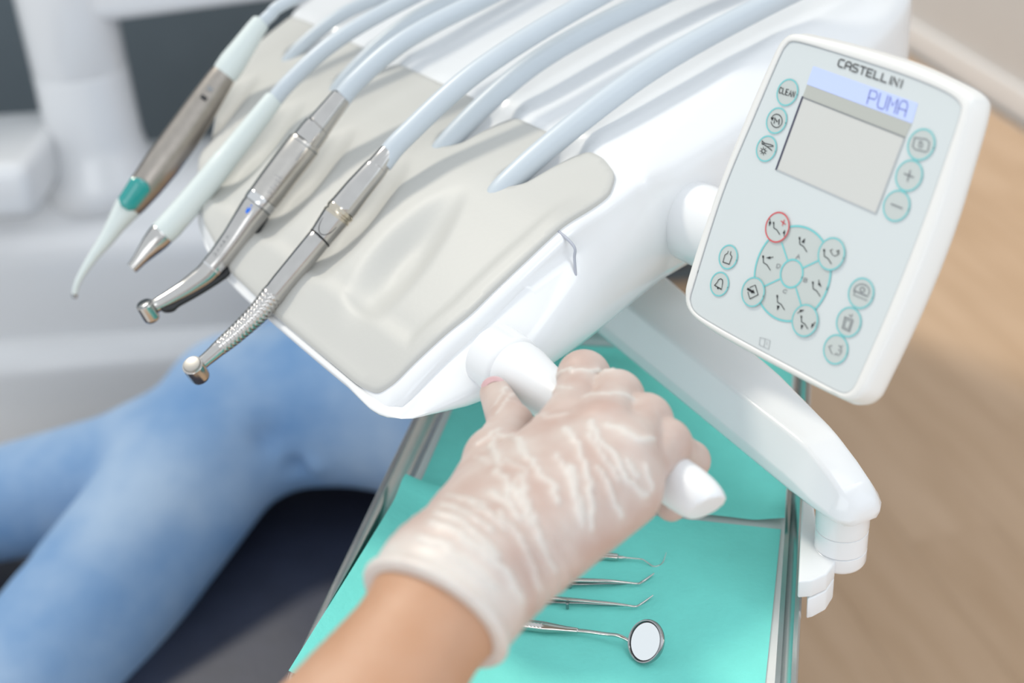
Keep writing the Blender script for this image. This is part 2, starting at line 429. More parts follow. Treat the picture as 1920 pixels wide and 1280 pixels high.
# creases behind the knee and along the thigh
def fold(V, N, pts, wd_, h):
    P = np.asarray(pts); best = np.full(len(V), 9.)
    for i in range(len(P)-1):
        best = np.minimum(best, sd_cone(V, P[i], P[i+1], 0, 0))
    return V+N*(1.7*h*np.exp(-(best/wd_)**2))[:, None]
for pts, wd_, h in [([atz(500, 820, .66), atz(520, 740, .68), atz(640, 720, .69)], .014, -.010), ([atz(560, 880, .62), atz(548, 790, .66)], .010, -.010),
                    ([atz(590, 880, .62), atz(570, 780, .66)], .009, .008), ([atz(640, 860, .62), atz(600, 770, .66)], .011, -.009),
                    ([atz(720, 700, .70), atz(600, 730, .69)], .012, .008), ([atz(440, 830, .69), atz(260, 1030, .66), atz(90, 1260, .62)], .006, .009),
                    ([atz(10, 990, .6), atz(70, 1080, .6)], .008, -.008), ([atz(120, 1010, .68), atz(200, 1090, .68)], .012, -.006), ([atz(330, 900, .7), atz(430, 960, .66)], .012, -.007), ([atz(700, 640, .72), atz(560, 650, .72)], .014, .007), ([atz(690, 820, .64), atz(640, 760, .68)], .012, -.004)]:
    V = fold(V, N, pts, wd_, h)
V = relax(V, Fq, 1)
mesh('jeans', V, Fq.tolist(), DENIM, pt, angle=80)
def shirt(P): return smin(sd_cone(P, (.10, 1.72, .72), (.12, 2.2, .90), .13, .13), sd_cone(P, (.0, 1.72, .72), (.0, 2.2, .90), .13, .13), .06)
V, Fq = surface_nets(shirt, (-.28, 1.5, .50), (.28, 2.4, 1.08), .014)
V = relax(V, Fq, 2); mesh('shirt', V, Fq.tolist(), SHIRT, pt, angle=80)

# ================================================================== DELIVERY UNIT
unit_root = thing('dental_delivery_unit', 'large white dental delivery unit with pale silicone mat and side handle', 'dental unit', B(.1, -.2, -.09))
PU = np.array([-.160, -.155, -.15, -.14, -.12, -.09, -.06, -.03, 0, .03, .06, .10, .15, .20, .30, .45])
PZ = np.array([-.082, -.079, -.0745, -.064, -.048, -.032, -.018, -.007, 0, .0055, .012, .0215, .032, .040, .050, .054])
def ztop(u):
    f = lambda x: np.interp(x, PU, PZ)
    return sum(f(u+k*.004) for k in (-2, -1, 0, 1, 2))/5
SLOTS = [(-.06, -.023), (-.139, -.018), (-.290, -.012), (-.376, -.009)]
REST = [-.068, -.135, -.208, -.283, -.36]
def sstep(x, a, b): t = np.clip((x-a)/(b-a), 0, 1); return t*t*(3-2*t)
def dimple(u, w):
    d = np.zeros_like(u)
    for i, wr_ in enumerate(REST):
        a = (u+.090)/.055; sl = (w-wr_+(u+.090)*.22)/(.0285+.008*np.clip(-a, -1, 1))
        q = np.sqrt(a*a+sl*sl); d += .0115*(1-sstep(q, .15, 1.0))
    return d
def zmat(u, w):
    z = ztop(u)-dimple(u, w)
    # front lip: a soft raised border along the front and right-hand edge
    wr_ = np.interp(u, RU, RW)
    edge = np.minimum(np.interp(w, [-.40, -.30, .1], [.03, 0, 0])+(u+.150), (wr_-w)*.9)
    z += .0032*(1-sstep(edge, .018, .026))*sstep(-u, .0, .035)
    return z
def wcrease(u): return np.interp(u, [0, .03, .10, .22, .31, .42], [.02, -.006, -.028, -.050, -.072, -.085])
RU = np.array([-.158, -.15, -.13, -.10, -.05, 0, .06, .12, .2, .3, .4]); RW = np.array([.001, .012, .020, .025, .023, .015, .006, -.001, -.010, -.040, -.07])
out = [(-.157, -.004), (-.151, .012), (-.135, .020), (-.10, .025), (-.05, .023), (0, .015), (.06, .006), (.12, -.001), (.2, -.010), (.29, -.035), (.345, -.065), (.385, -.115),
       (.40, -.20), (.40, -.34), (.38, -.43), (.30, -.475), (.18, -.485), (.06, -.465), (-.02, -.425), (-.075, -.38), (-.118, -.325), (-.143, -.265), (-.154, -.20), (-.157, -.12)]
OUT = resample(smooth_closed(out, 12), .004)
def slot_groove(u, w):
    g = np.zeros_like(u)
    for ws, us in SLOTS: g = np.maximum(g, (1-sstep(np.abs(w-ws), .009, .014))*sstep(u, us-.006, us+.004)*(1-sstep(u, .02, .05)))
    return g
def zbody(u, w):
    m_ = 1-sstep(u, .032, .036)
    z = np.where(u < .036, zmat(u, w), ztop(u))-.0028*m_
    z = z-.010*slot_groove(u, w)
    wc = wcrease(u); z = z-.60*np.clip(w-wc, 0, 1)*sstep(u, .02, .06)
    return z
rings = [OUT]
fil = [0, .0006, .0015, .003, .005, .0075, .011]
for d in fil[1:]: rings.append(inset(OUT, d))
V2, F2, nb, orig = cdt_fill(rings, .006, .013)
dd = dist_poly(OUT, V2); rf = .0075
zz = zbody(V2[:, 0], V2[:, 1])
hf = np.maximum(zz+.088, .001); re = np.minimum(rf, hf*.6)
x_ = np.clip(re-dd, 0, None); zz = zz-(re-np.sqrt(np.maximum(re*re-x_*x_, 0)))
bl = boundary_loops(F2); nxt = dict(bl); st = bl[0][0]; loop = [st]
while nxt[loop[-1]] != st: loop.append(nxt[loop[-1]])
top3 = [B(V2[i, 0], V2[i, 1], zz[i]) for i in range(len(V2))]
Vb = list(top3); Fb = list(F2); prev = loop
lp = V2[loop]; lz = zz[loop]
inb = np.interp(lp[:, 0], [-.16, -.10, 0, .08, .3], [.004, .006, .010, .026, .05])
bul = np.interp(lp[:, 0], [-.156, -.145, -.12, -.09, -.03, .05], [.003, .014, .024, .028, .019, .002])*np.clip((lp[:, 1]+.03)/.03, 0, 1)+.001
for t, ib, bb_ in [(.08, 0, .30), (.18, 0, .62), (.30, 0, .88), (.45, 0, 1.), (.62, .0, 1.), (.76, .05, .92), (.88, .25, .72), (.95, .6, .45), (1., 1., .15)]:
    q = inset(lp, ib*inb-bb_*bul)
    zb = lz+(-.079-lz)*t
    cur = list(range(len(Vb), len(Vb)+len(lp))); Vb += [B(q[i, 0], q[i, 1], zb[i]) for i in range(len(lp))]
    for i in range(len(lp)):
        j = (i+1) % len(lp); Fb.append((prev[j], prev[i], cur[i], cur[j]))
    prev = cur
Fb.append(tuple(prev))
mesh('housing', Vb, Fb, WHITE, unit_root, angle=50)

# silicone mat with a notch for every hose slot
back = []
for ws, us in sorted(SLOTS):
    h = .0125
    back += [(.032, ws-h-.004), (.020, ws-h), (us+.008, ws-h), (us, ws-h*.45), (us-.002, ws), (us, ws+h*.45), (us+.008, ws+h), (.020, ws+h), (.032, ws+h+.004)]
ri = lambda u: np.interp(u, RU, RW)-.0075
mo = [(.030, -.445), (.032, -.42)]+back+[(.032, -.030), (.024, -.008), (.008, ri(.0)-.001), (-.02, ri(-.02)), (-.06, ri(-.06)), (-.10, ri(-.10)), (-.125, ri(-.125)-.001), (-.146, ri(-.146)-.001), (-.1535, -.002), (-.1562, -.02),
      (-.1555, -.12), (-.1525, -.20), (-.1415, -.263), (-.1165, -.323), (-.074, -.377), (-.020, -.420)]
MO = resample(round_poly(mo, .006, 4), .0025)
V2, F2, nb, orig = cdt_fill([MO, inset(MO, .0012)], .0036, .003)
d2 = dist_poly(MO, V2)
zt = zmat(V2[:, 0], V2[:, 1])+.0003-.0012*(1-np.sqrt(np.clip(1-(1-np.clip(d2/.0012, 0, 1))**2, 0, 1)))
n = len(V2)
Vm = [B(*V2[i], zt[i]) for i in range(n)]+[B(*V2[i], zt[i]-.0022) for i in range(n)]
Fm = list(F2)+[tuple(n+i for i in reversed(f)) for f in F2]+[(b, a, n+a, n+b) for a, b in boundary_loops(F2)]
mesh('silicone_mat', Vm, Fm, MATC, unit_root, angle=60)

# seam in the right-hand wall, panel joint, handle
def side(u, z):   # a point on the right wall
    return B(u, np.interp(u, RU, RW)+.003+np.interp(z, [-.05, -.008], [.016, .002])*np.interp(u, [-.03, .05], [1, .1]), z)
mesh('seam', *sweep(catmull([B(-.034, .008, -.0075), side(-.0345, -.012), side(-.036, -.019), side(-.039, -.032)], 6), .0009, 8), SEAM, unit_root)
jc = B(.072, 0, -.037)
mesh('panel_joint_collar', *axis_lathe(jc-W*.06, W, [(0, .031), (.048, .031), (.056, .030), (.0575, .0285), (.058, .0)], 40), WHITE, unit_root)
mesh('panel_joint', *axis_lathe(jc-W*.01, W, [(0, .0245), (.006, .0250), (.10, .0245), (.115, .022), (.118, .01)], 40), WHITE, unit_root)
mesh('panel_bracket', *box(B(.055, .118, -.012), (.035, .05, .045), np.stack([U, W, Z]), .008), WHITE, unit_root)
HU, HZ = -.101, -.053
hb = B(HU, 0, HZ)
mesh('handle_collar', *axis_lathe(hb+W*.040, W, [(0, .0186), (.0170, .0184), (.0195, .0180), (.0205, .0172)], 40), WHITE, unit_root)
hp = [(0.055, .0172), (.068, .0170), (.080, .0150), (.10, .0120), (.13, .0112), (.16, .0114), (.180, .0120), (.195, .0120)]
hv, hf_ = sweep([hb+W*s for s, r in hp]+[hb+W*.196, hb+W*.196], [r for s, r in hp]+[.0118, .0118], 40)
# slanted, softly rounded end
hv = np.array(hv); hs = (hv-hb)@W
def handle_mesh():
    n = 40; P = []; R = []
    for s, r in hp: P.append(hb+W*s); R.append(r)
    for k in range(1, 11):
        a = k/10*math.pi/2; P.append(hb+W*(.195+.026*math.sin(a))); R.append(.0120*math.cos(a)**.55+1e-5)
    v, f = sweep(P, R, n); v = np.array(v)
    s = (v-hb)@W; z_ = (v-hb)@Z; u_ = (v-hb)@U
    # bevel the end: upper side reaches further out than the under side
    cut = .2155+.55*z_+.25*u_
    lim = cut
    over = np.clip(s-lim, 0, None)
    v = v-W[None]*(over*.92)[:, None]
    return v, f
hv, hf_ = handle_mesh()
mesh('handle', hv, hf_, WHITE2, unit_root, angle=40)

# ------------------------------------------------------------------ hoses standing in the slots
def hose(pts, w, r, ext):
    P = [onw(x, y, w) for x, y in pts]
    P = [P[0]-U*.010-Z*.032, P[0]-U*.003-Z*.008]+P[1:]
    for k_, (du, dz) in enumerate(ext): P.append(P[-1]+U*du+Z*dz-(W*.035 if w > -.1 and k_ else 0))
    return sweep(catmull(P, 14), r, 22)
for pts, w_, r, lab in [([(545, 95), (620, 42), (700, 0)], -.37, .0055, 'pale grey-blue hose rising from the slot between the steel syringe and the white scaler'),
                        ([(640, 145), (740, 62), (850, 0)], -.285, .0062, 'pale grey-blue hose tucked against the left side of the motor handpiece hose'),
                        ([(838, 253), (1000, 120), (1220, 0)], -.139, .0074, 'pale blue hose rising from the slot just right of the turbine handpiece'),
                        ([(955, 322), (1200, 143), (1455, 0)], -.06, .0077, 'pale blue hose rising from the rightmost slot, nearest the control panel')]:
    o = mesh('hose', *hose(pts, w_, r, [(.09, .010), (.07, -.012), (.03, -.035), (.008, -.045)]), HOSE); tag(center_origin(o), lab, 'hose', 'hoses in the slots of the delivery unit')

# ------------------------------------------------------------------ handpieces
class Axis:
    """axis polyline measured in the plane w = const; pixel widths become radii"""
    def __init__(s, w): s.w = w
    def pt(s, x, y): return onw(x, y, s.w)
    def tube(s, L, n=36, rmod=None, cm=0):
        P = np.array([s.pt(x, y) for x, y, wd in L]); R = np.array([wd/2*depth(p)/F for p, (x, y, wd) in zip(P, L)])
        if cm:
            Q = catmull(np.c_[P, R], cm); P, R = Q[:, :3], Q[:, 3]
        return sweep(P, R, n, rmod=rmod)
def lerp2(a, b, t): return tuple(a[i]+(b[i]-a[i])*t for i in range(len(a)))
HG = 'handpieces resting on the delivery unit'
def hp_hose(parent, A, pts, wpx, ext):
    P = np.array([A.pt(x, y) for x, y in pts]); r = wpx/2*depth(P[0])/F
    P = list(P)
    for du, dz in ext: P.append(P[-1]+U*du+Z*dz)
    return mesh('hose', *sweep(catmull(P, 14), r, 22), HOSE, parent)
def head(parent, c, n_, r, h, cap_mt):
    """handpiece head: short drum with a push-button cap; c = cap centre, n_ = cap normal"""
    n_ = unit(n_)
    d = mesh('head', *axis_lathe(c-n_*h, n_, [(0, r*.78), (h*.06, r*.92), (h*.2, r*.985), (h*.8, r), (h*.93, r), (h*.95, r*.96), (h*.96, r*.97), (h*.985, r*.95)], 36), STEEL, parent)
    mesh('push_cap', *axis_lathe(c-n_*h*.06, n_, [(0, r*.86), (h*.06, r*.86), (h*.11, r*.80), (h*.125, r*.7)], 36), cap_mt, d)
    mesh('bur_chuck', *axis_lathe(c-n_*h*1.06, n_, [(0, r*.28), (h*.06, r*.34), (h*.1, r*.4)], 18), DARKSTEEL, d)
    return d
# simple stroke alphabet (unit box, x right, y up)
FONT = {'C': [[(.95, 1), (.25, 1), (0, .8), (0, .2), (.25, 0), (.95, 0)]], 'A': [[(0, 0), (0, .75), (.22, 1), (.78, 1), (1, .75), (1, 0)], [(0, .42), (1, .42)]],
        'S': [[(.95, 1), (.2, 1), (0, .85), (0, .65), (.2, .52), (.8, .48), (1, .35), (1, .15), (.8, 0), (.05, 0)]], 'T': [[(0, 1), (1, 1)], [(.5, 1), (.5, 0)]],
        'E': [[(.95, 1), (0, 1), (0, 0), (.95, 0)], [(0, .5), (.8, .5)]], 'L': [[(0, 1), (0, 0), (.95, 0)]], 'I': [[(.5, 1), (.5, 0)]], 'N': [[(0, 0), (0, 1), (1, 0), (1, 1)]],
        'P': [[(0, 0), (0, 1), (.8, 1), (1, .85), (1, .6), (.8, .45), (0, .45)]], 'U': [[(0, 1), (0, .15), (.2, 0), (.8, 0), (1, .15), (1, 1)]], 'M': [[(0, 0), (0, 1), (.5, .45), (1, 1), (1, 0)]],
        'a': [[(0, 0), (.5, 1), (1, 0)], [(.2, .38), (.8, .38)]], 'B': [[(0, 0), (0, 1), (.7, 1), (.9, .8), (.7, .53), (0, .53)], [(.7, .53), (1, .3), (.75, 0), (0, 0)]],
        'D': [[(0, 0), (0, 1), (.6, 1), (1, .7), (1, .3), (.6, 0), (0, 0)]], 'c': [[(.95, .85), (.7, 1), (.3, 1), (0, .7), (0, .3), (.3, 0), (.7, 0), (.95, .15)]],
        'h': [[(0, 1), (0, 0)], [(0, .5), (.4, .62), (.75, .5), (.75, 0)]], 'q': [[(.75, .6), (.3, .62), (0, .4), (0, .15), (.3, 0), (.75, .1)], [(.75, .62), (.75, 0)]], 'n': [[(0, .62), (0, 0)], [(0, .5), (.4, .62), (.75, .5), (.75, 0)]],
        'd': [[(.75, .6), (.3, .62), (0, .4), (0, .15), (.3, 0), (.75, .1)], [(.75, 1), (.75, 0)]], 'y': [[(0, .62), (.4, 0)], [(.8, .62), (.2, -.35)]]}
def ribbon(P, wd_, nrm, closed=False):
    """flat printed line of width wd_ along 3D points P lying on a surface with normal nrm"""
    P = np.asarray(P, float)
    if closed: P = np.vstack([P, P[:1], P[1:2]])
    T_ = np.gradient(P, axis=0); T_ /= np.linalg.norm(T_, axis=1)[:, None]+1e-12
    nn = np.asarray(nrm, float); nn = np.broadcast_to(nn, P.shape)
    S = np.cross(nn, T_); S /= np.linalg.norm(S, axis=1)[:, None]+1e-12
    if not closed: P = P.copy(); P[0] -= T_[0]*wd_*.4; P[-1] += T_[-1]*wd_*.4
    k = np.ones(len(P))
    for i in range(1, len(P)-1):
        c = unit(P[i]-P[i-1])@unit(P[i+1]-P[i]); k[i] = 1/max(.6, math.sqrt(max(.05, (1+c)/2)))
    A = P+S*(wd_/2*k)[:, None]; Bq = P-S*(wd_/2*k)[:, None]; n = len(P)
    return np.vstack([A, Bq]), [(i, i+1, n+i+1, n+i) for i in range(n-1)]
def engrave(parent, A, p0, p1, wpx, text, size, off, name='engraved_text', mt=None):
    """text along the axis p0->p1, wrapped on the tube; off = angle from the camera-facing side"""
    P0, P1 = A.pt(*p0), A.pt(*p1); d = unit(P1-P0); mid = (P0+P1)/2
    v = CAM-mid; v = unit(v-d*(v@d)); s_ = np.cross(d, v); r = wpx/2*depth(mid)/F+.00012
    L = np.linalg.norm(P1-P0); adv = L/len(text); parts = []
    for i, c in enumerate(text):
        for st_ in FONT[c]:
            st_ = resample(st_, .12, False) if len(st_) > 1 else st_
            Q = []; Nn = []
            for x, y in st_:
                a = off+(y-.5)*size/r; q = P0+d*(adv*(i+x*.62)); nv = v*math.cos(a)+s_*math.sin(a); Q.append(q+nv*r); Nn.append(nv)
            parts.append(ribbon(Q, size*.10, np.array(Nn)))
    return mesh(name, *join(*parts), mt or DARKSTEEL, parent, smooth=False)

# --- turbine handpiece
A = Axis(-.132)
t = thing('turbine_handpiece', 'rightmost polished steel handpiece with ribbed curved grip and round cap', 'handpiece', A.pt(560, 500), HG)
hp_hose(t, A, [(716, 306), (760, 255), (900, 130), (1110, 0)], 41, [(.10, .018), (.09, -.008), (.05, -.040), (.012, -.055)])
mesh('hose_nut', *A.tube([(731, 283, 30), (731, 283, 36), (729, 286, 38), (712, 307, 41), (709, 311, 42), (705, 315, 42)], 36), STEEL, t)
mesh('coupling', *A.tube([(708, 312, 40), (707, 313, 44), (700, 321, 46), (670, 356, 51), (645, 388, 55), (641, 392, 55), (640, 394, 52)], 36), STEEL, t)
mesh('gold_band', *A.tube([(641, 393, 53), (640, 394, 57), (636, 399, 57), (635, 400, 53), (633, 403, 53), (632, 404, 56), (629, 408, 56)], 36), mat('warm_steel', (.62, .56, .46), .16, 1., var=.05, vscale=90), t)
mesh('collar', *A.tube([(630, 407, 54), (627, 410, 54), (602, 444, 47), (600, 446, 47), (600, 446, 45)], 36), STEEL, t)
# C-shaped catch line on the collar
P0 = A.pt(622, 417); P1 = A.pt(602, 444); d_ = unit(P1-P0); v_ = CAM-P0; v_ = unit(v_-d_*(v_@d_)); s_ = np.cross(d_, v_); rr = 25.6*depth(P0)/F
Q = []
for k in range(17):
    a = math.radians(-95+190*k/16); s0 = .0085*math.cos(a)+.0015
    b = .15+.62*math.sin(a); Q.append(P0+d_*s0+(v_*math.cos(b)+s_*math.sin(b))*(rr*(1-.09*max(0, s0/.0135))))
mesh('catch_line', *sweep(Q, .00028, 6), BLACK, t)
mesh('dark_ring', *A.tube([(602, 444, 44), (601, 445, 47.4), (599, 447, 47.4), (598, 448, 44)], 36), BLACK, t)
gl = [(512, 552), (490, 580), (466, 604), (440, 628), (420, 645), (404, 658)]
mesh('body', *A.tube([(600, 446, 42), (599, 447, 46), (590, 458, 46), (560, 494, 45), (530, 530, 44), (512, 553, 43)], 36), STEEL, t)
gp = np.array([list(A.pt(x, y)) for x, y in [(514, 550)]+gl]); gr = np.array([43, 43, 41, 37.5, 34, 31, 28.5])/2*np.array([depth(p) for p in gp])/F
gq = catmull(np.c_[gp, gr], 30); ln = np.r_[0, np.cumsum(np.linalg.norm(np.diff(gq[:, :3], axis=0), axis=1))]; sN = np.linspace(0, ln[-1], 200)
gq = np.c_[[np.interp(sN, ln, gq[:, k_]) for k_ in range(4)]].T
def rib(i, a):
    ph = sN[i]/.0030*2*math.pi+(math.pi if int((a+.001)//(2*math.pi/12)) % 2 else 0); e = sstep(np.array(float(i)), 2, 8)*(1-sstep(np.array(float(i)), 178, 195))
    return 1+.11*float(e)*(abs(math.sin(ph/2))-.6)*min(1, 2.2*abs(math.sin(a*6)))
mesh('ribbed_grip', *sweep(gq[:, :3], gq[:, 3], 60, rmod=rib), STEEL, t, angle=60)
mesh('neck', *A.tube([(408, 655, 29), (398, 664, 27), (385, 675, 25), (374, 684, 26), (370, 688, 27)], 32), STEEL, t)
hc = A.pt(360, 683); tocam = unit(CAM-hc); imd = lambda x, y: unit(RIGHT*x-UP*y)
head(t, hc+tocam*.004, tocam*.80+imd(-.42, -.62)*.62, .0066, .0150, CAPM)
engrave(t, A, (566, 490), (532, 531), 45, 'hnhnahn', .0022, .55)

# --- motor with contra-angle
A = Axis(-.208)
t = thing('contra_angle_handpiece', 'steel motor handpiece with bent neck and blue dot, second from the right', 'handpiece', A.pt(500, 360), HG)
hp_hose(t, A, [(624, 208), (668, 152), (760, 75), (902, 0)], 38, [(.10, .018), (.09, -.008), (.05, -.040), (.012, -.055)])
mesh('hose_nut', *A.tube([(641, 181, 34), (640, 182, 40), (637, 186, 41), (605, 227, 48), (598, 236, 50), (596, 238, 50)], 36), STEEL, t)
mesh('nut_collar', *A.tube([(597, 237, 46), (595, 239, 54), (590, 245, 55), (586, 250, 56), (574, 266, 57), (572, 268, 57), (572, 268, 50)], 36), STEEL, t)
mesh('motor', *A.tube([(574, 265, 54), (573, 267, 61), (569, 272, 64), (540, 310, 64), (510, 350, 63), (494, 371, 61), (493, 372, 56)], 40), mat('motor_steel', (.60, .57, .53), .24, 1., var=.04, vscale=120), t)
mesh('motor_seam', *A.tube([(570, 270, 60), (569.4, 271, 64.8), (568.2, 272.6, 64.8), (567.6, 273.4, 60)], 40), DARKSTEEL, t)
mesh('polished_band', *A.tube([(494, 371, 56), (493, 372, 61), (490, 376, 62), (486, 381, 61), (484, 384, 60), (483, 385, 56)], 40), CHROME, t)
mesh('dark_ring', *A.tube([(484, 384, 54), (483.5, 384.6, 60), (482, 386.4, 60), (481.5, 387, 54)], 40), DARKSTEEL, t)
mesh('body', *A.tube([(483, 386, 50), (482, 387, 58), (478, 392, 58), (462, 415, 54), (440, 447, 49), (415, 480, 45), (398, 500, 43), (396, 502, 42)], 40), STEEL, t)
mesh('neck_ring', *A.tube([(398, 500, 40), (397.4, 500.8, 43.6), (395.6, 502.6, 43.6), (395, 503.4, 40)], 40), CHROME, t)
mesh('neck', *A.tube([(397, 501, 42), (385, 514, 40.5), (368, 527, 38), (345, 543, 34), (318, 559, 30), (296, 571, 27), (284, 577, 27)], 36, cm=6), STEEL, t)
mesh('spray_tube', *Axis(-.2035).tube([(500, 406, 10), (470, 452, 12), (444, 487, 14), (428, 508, 15), (412, 522, 14), (370, 549, 13), (334, 569, 13), (322, 577, 16), (309, 580, 12), (303, 577, 5)], 16, cm=5), BLACK, t)
hc = A.pt(270, 569); tocam = unit(CAM-hc)
head(t, hc+tocam*.003, tocam*.55+imd(-.45, -.80)*.84, .0056, .0135, DARKSTEEL)
P0 = A.pt(479, 391); P1 = A.pt(470, 404); d_ = unit(P1-P0); v_ = CAM-P0; v_ = unit(v_-d_*(v_@d_)); s_ = np.cross(d_, v_); rr = 28.6*depth(P0)/F
bq = []
for k in range(16):
    a = 2*math.pi*k/16; s0 = .0026+.0034*math.copysign(abs(math.cos(a))**.7, math.cos(a)); b = .34+.125*math.sin(a); bq.append((s0, b))
bv = [P0+d_*s0+(v_*math.cos(b)+s_*math.sin(b))*(rr*(1-.018*s0/.004)+.0002) for s0, b in bq]; bv2 = [P0+d_*s0+(v_*math.cos(b)+s_*math.sin(b))*(rr*.93) for s0, b in bq]
mesh('blue_dot', np.array(bv+bv2), [tuple(range(16))]+[(i, (i+1) % 16, 16+(i+1) % 16, 16+i) for i in range(16)], BLUE, t)
engrave(t, A, (503, 361), (527, 328), 64, 'hqndy', .0052, .12, mt=mat('engraving', (.40, .39, .38), .45, 1., var=.05))
engrave(t, A, (556, 291), (570, 273), 64.6, 'hnanh', .0024, -.35, 'small_print'); engrave(t, A, (549, 297), (563, 279), 64.6, 'nhanh', .0022, .25, 'small_print')
engrave(t, A, (444, 443), (408, 489), 50, 'hnahnc', .0026, .55, 'small_print')

# --- white scaler handpiece
A = Axis(-.283)
t = thing('scaler_handpiece', 'smooth white scaler handpiece with a conical steel tip, between two steel handpieces', 'handpiece', A.pt(400, 330), HG)
hp_hose(t, A, [(500, 206), (545, 152), (630, 77), (762, 0)], 31, [(.10, .018), (.09, -.008), (.05, -.040), (.012, -.055)])
mesh('sleeve', *A.tube([(515, 184, 28), (514, 185, 34), (511, 189, 36), (490, 216, 39), (455, 260, 42), (424, 298, 44), (422, 300, 44), (422, 300, 42)], 36), GRIP, t)
mesh('grip', *A.tube([(425, 297, 42), (423, 299, 45.5), (400, 328, 47), (350, 388, 49), (318, 424, 50), (306, 436, 49), (304, 438, 47)], 36), GRIP, t)
mesh('steel_tip', *A.tube([(306, 436, 44), (304, 438, 48), (296, 447, 47), (285, 459, 42), (272, 474, 33), (261, 487, 26), (250, 500, 22), (247, 503, 21), (247, 503, 12)], 36, cm=0), STEEL, t)

# --- three-way syringe
A = Axis(-.358)
t = thing('air_water_syringe', 'leftmost handpiece, brushed brown-grey steel with a teal button and bent pale nozzle', 'syringe', A.pt(330, 270), HG)
hp_hose(t, A, [(478, 58), (505, 30), (547, 0)], 24, [(.10, .018), (.09, -.008), (.05, -.040), (.012, -.055)])
mesh('sleeve', *A.tube([(491, 40, 26), (489, 42, 34), (480, 54, 37), (455, 90, 44), (436, 117, 50), (424, 135, 50), (418, 143, 44)], 36), GRIP, t)
mesh('body', *A.tube([(422, 136, 40), (420, 139, 47), (414, 147, 50), (380, 198, 59), (340, 258, 66), (305, 306, 67), (275, 346, 61), (250, 378, 53), (242, 387, 50), (241, 389, 44)], 44, cm=0), STEELB, t)
mesh('nozzle', *A.tube([(245, 382, 46), (240, 389, 50), (230, 403, 44), (215, 425, 35), (200, 448, 28), (180, 474, 21), (162, 500, 16), (150, 520, 13), (143, 536, 11.5), (140, 550, 11), (139.5, 556, 10)], 30, cm=4), GRIP, t)
mesh('nozzle_tip', *A.tube([(140, 550, 11.6), (139.4, 557, 10.6), (139, 559, 5)], 20), DARKSTEEL, t)
# teal button: faceted pad on the camera-facing side
P0 = A.pt(250, 362); d_ = unit(A.pt(238, 380)-A.pt(262, 346)); v_ = CAM-P0; v_ = unit(v_-d_*(v_@d_)); s_ = np.cross(d_, v_); rr = 58/2*depth(P0)/F
vb = []; NA, NS = 13, 17
for i in range(NA):
    for j in range(NS):
        a = (i/(NA-1)*2-1); s0 = (j/(NS-1)*2-1)
        hs_ = .0125*(1-.30*max(0, abs(a)-.35)/.65*1.0); bang = -.10+.80*a
        e = min(1-abs(a), 1-abs(s0)); lift = .0014*min(1, e*5)+.0002
        q = P0+d_*(s0*hs_); nv = v_*math.cos(bang)+s_*math.sin(bang); vb.append(q+nv*(rr*(1-.06*s0)+lift-.0004))
mesh('button', np.array(vb), [(i*NS+j, i*NS+j+1, (i+1)*NS+j+1, (i+1)*NS+j) for i in range(NA-1) for j in range(NS-1)], TEAL, t, angle=25, label='glossy teal push button')
P0 = A.pt(380, 192); d_ = unit(A.pt(370, 207)-A.pt(390, 178)); v_ = CAM-P0; v_ = unit(v_-d_*(v_@d_)); s_ = np.cross(d_, v_)
for k_, (s0, b, ww, hh, mt_) in enumerate([(-.003, .10, .0030, .0030, BLACK), (-.011, .10, .0030, .0025, DARKSTEEL)]):
    r_ = 59.5/2*depth(P0)/F+.0002; qs = []
    for sx, sy in ((-1, -1), (1, -1), (1, 1), (-1, 1)):
        a = b+sy*hh/r_/1.2; qs.append(P0+d_*(s0+sx*ww/2)+(v_*math.cos(a)+s_*math.sin(a))*(r_*(1-.05*(s0+sx*ww/2)/.02*-1)+.0003))
    qs2 = [q-v_*.001 for q in qs]
    mesh('printed_mark', np.array(qs+qs2), [(0, 1, 2, 3), (4, 7, 6, 5), (0, 4, 5, 1), (1, 5, 6, 2), (2, 6, 7, 3), (3, 7, 4, 0)], mt_, t, smooth=False)

# ================================================================== CONTROL PANEL
PC = np.array([.157, .630, 1.177]); PXA = W.copy(); PYA = unit(.43*U+.905*Z); PN = np.cross(PXA, PYA)
if PN@(CAM-PC) < 0: PN = -PN
def PX(x, y, h=0.):
    d = ray(x, y); t_ = ((PC-CAM)@PN)/(d@PN); p = CAM+d*t_-PC
    return np.array([p@PXA, p@PYA])
def PW(ab, h=0.): return PC+PXA*ab[0]+PYA*ab[1]+PN*h
def c4(P): return [(1260+x/3.2, 40+y/3.2) for x, y in P]
def c5(P): return [(1260+x/3.2, 380+y/3.2) for x, y in P]
def c6(P): return [(1360+x/5.333, 400+y/5.333) for x, y in P]
cp = thing('control_panel', 'pale grey dental control panel with round buttons and a lit strip display', 'control panel', PW((0, -.08), -.01))
outer = [(1290, 515), (1284, 560), (1298, 592), (1340, 624), (1410, 664), (1500, 711), (1560, 740), (1592, 752), (1616, 742), (1634, 712), (1700, 572), (1756, 430), (1796, 300), (1822, 205), (1818, 176), (1776, 150), (1700, 117), (1600, 86), (1520, 67), (1486, 62), (1466, 74), (1450, 100), (1400, 212), (1342, 360)]
inner = [(1300, 536), (1294, 563), (1304, 586), (1340, 610), (1410, 649), (1500, 697), (1556, 727), (1582, 738), (1598, 732), (1610, 712), (1670, 576), (1728, 430), (1774, 300), (1802, 215), (1800, 192), (1770, 170), (1697, 140), (1600, 108), (1520, 84), (1487, 77), (1475, 84), (1462, 106), (1415, 216), (1355, 362)]
OP = resample(smooth_closed([PX(*p) for p in outer], 8), .0022); IP = resample(smooth_closed([PX(*p) for p in inner], 8), .0022)
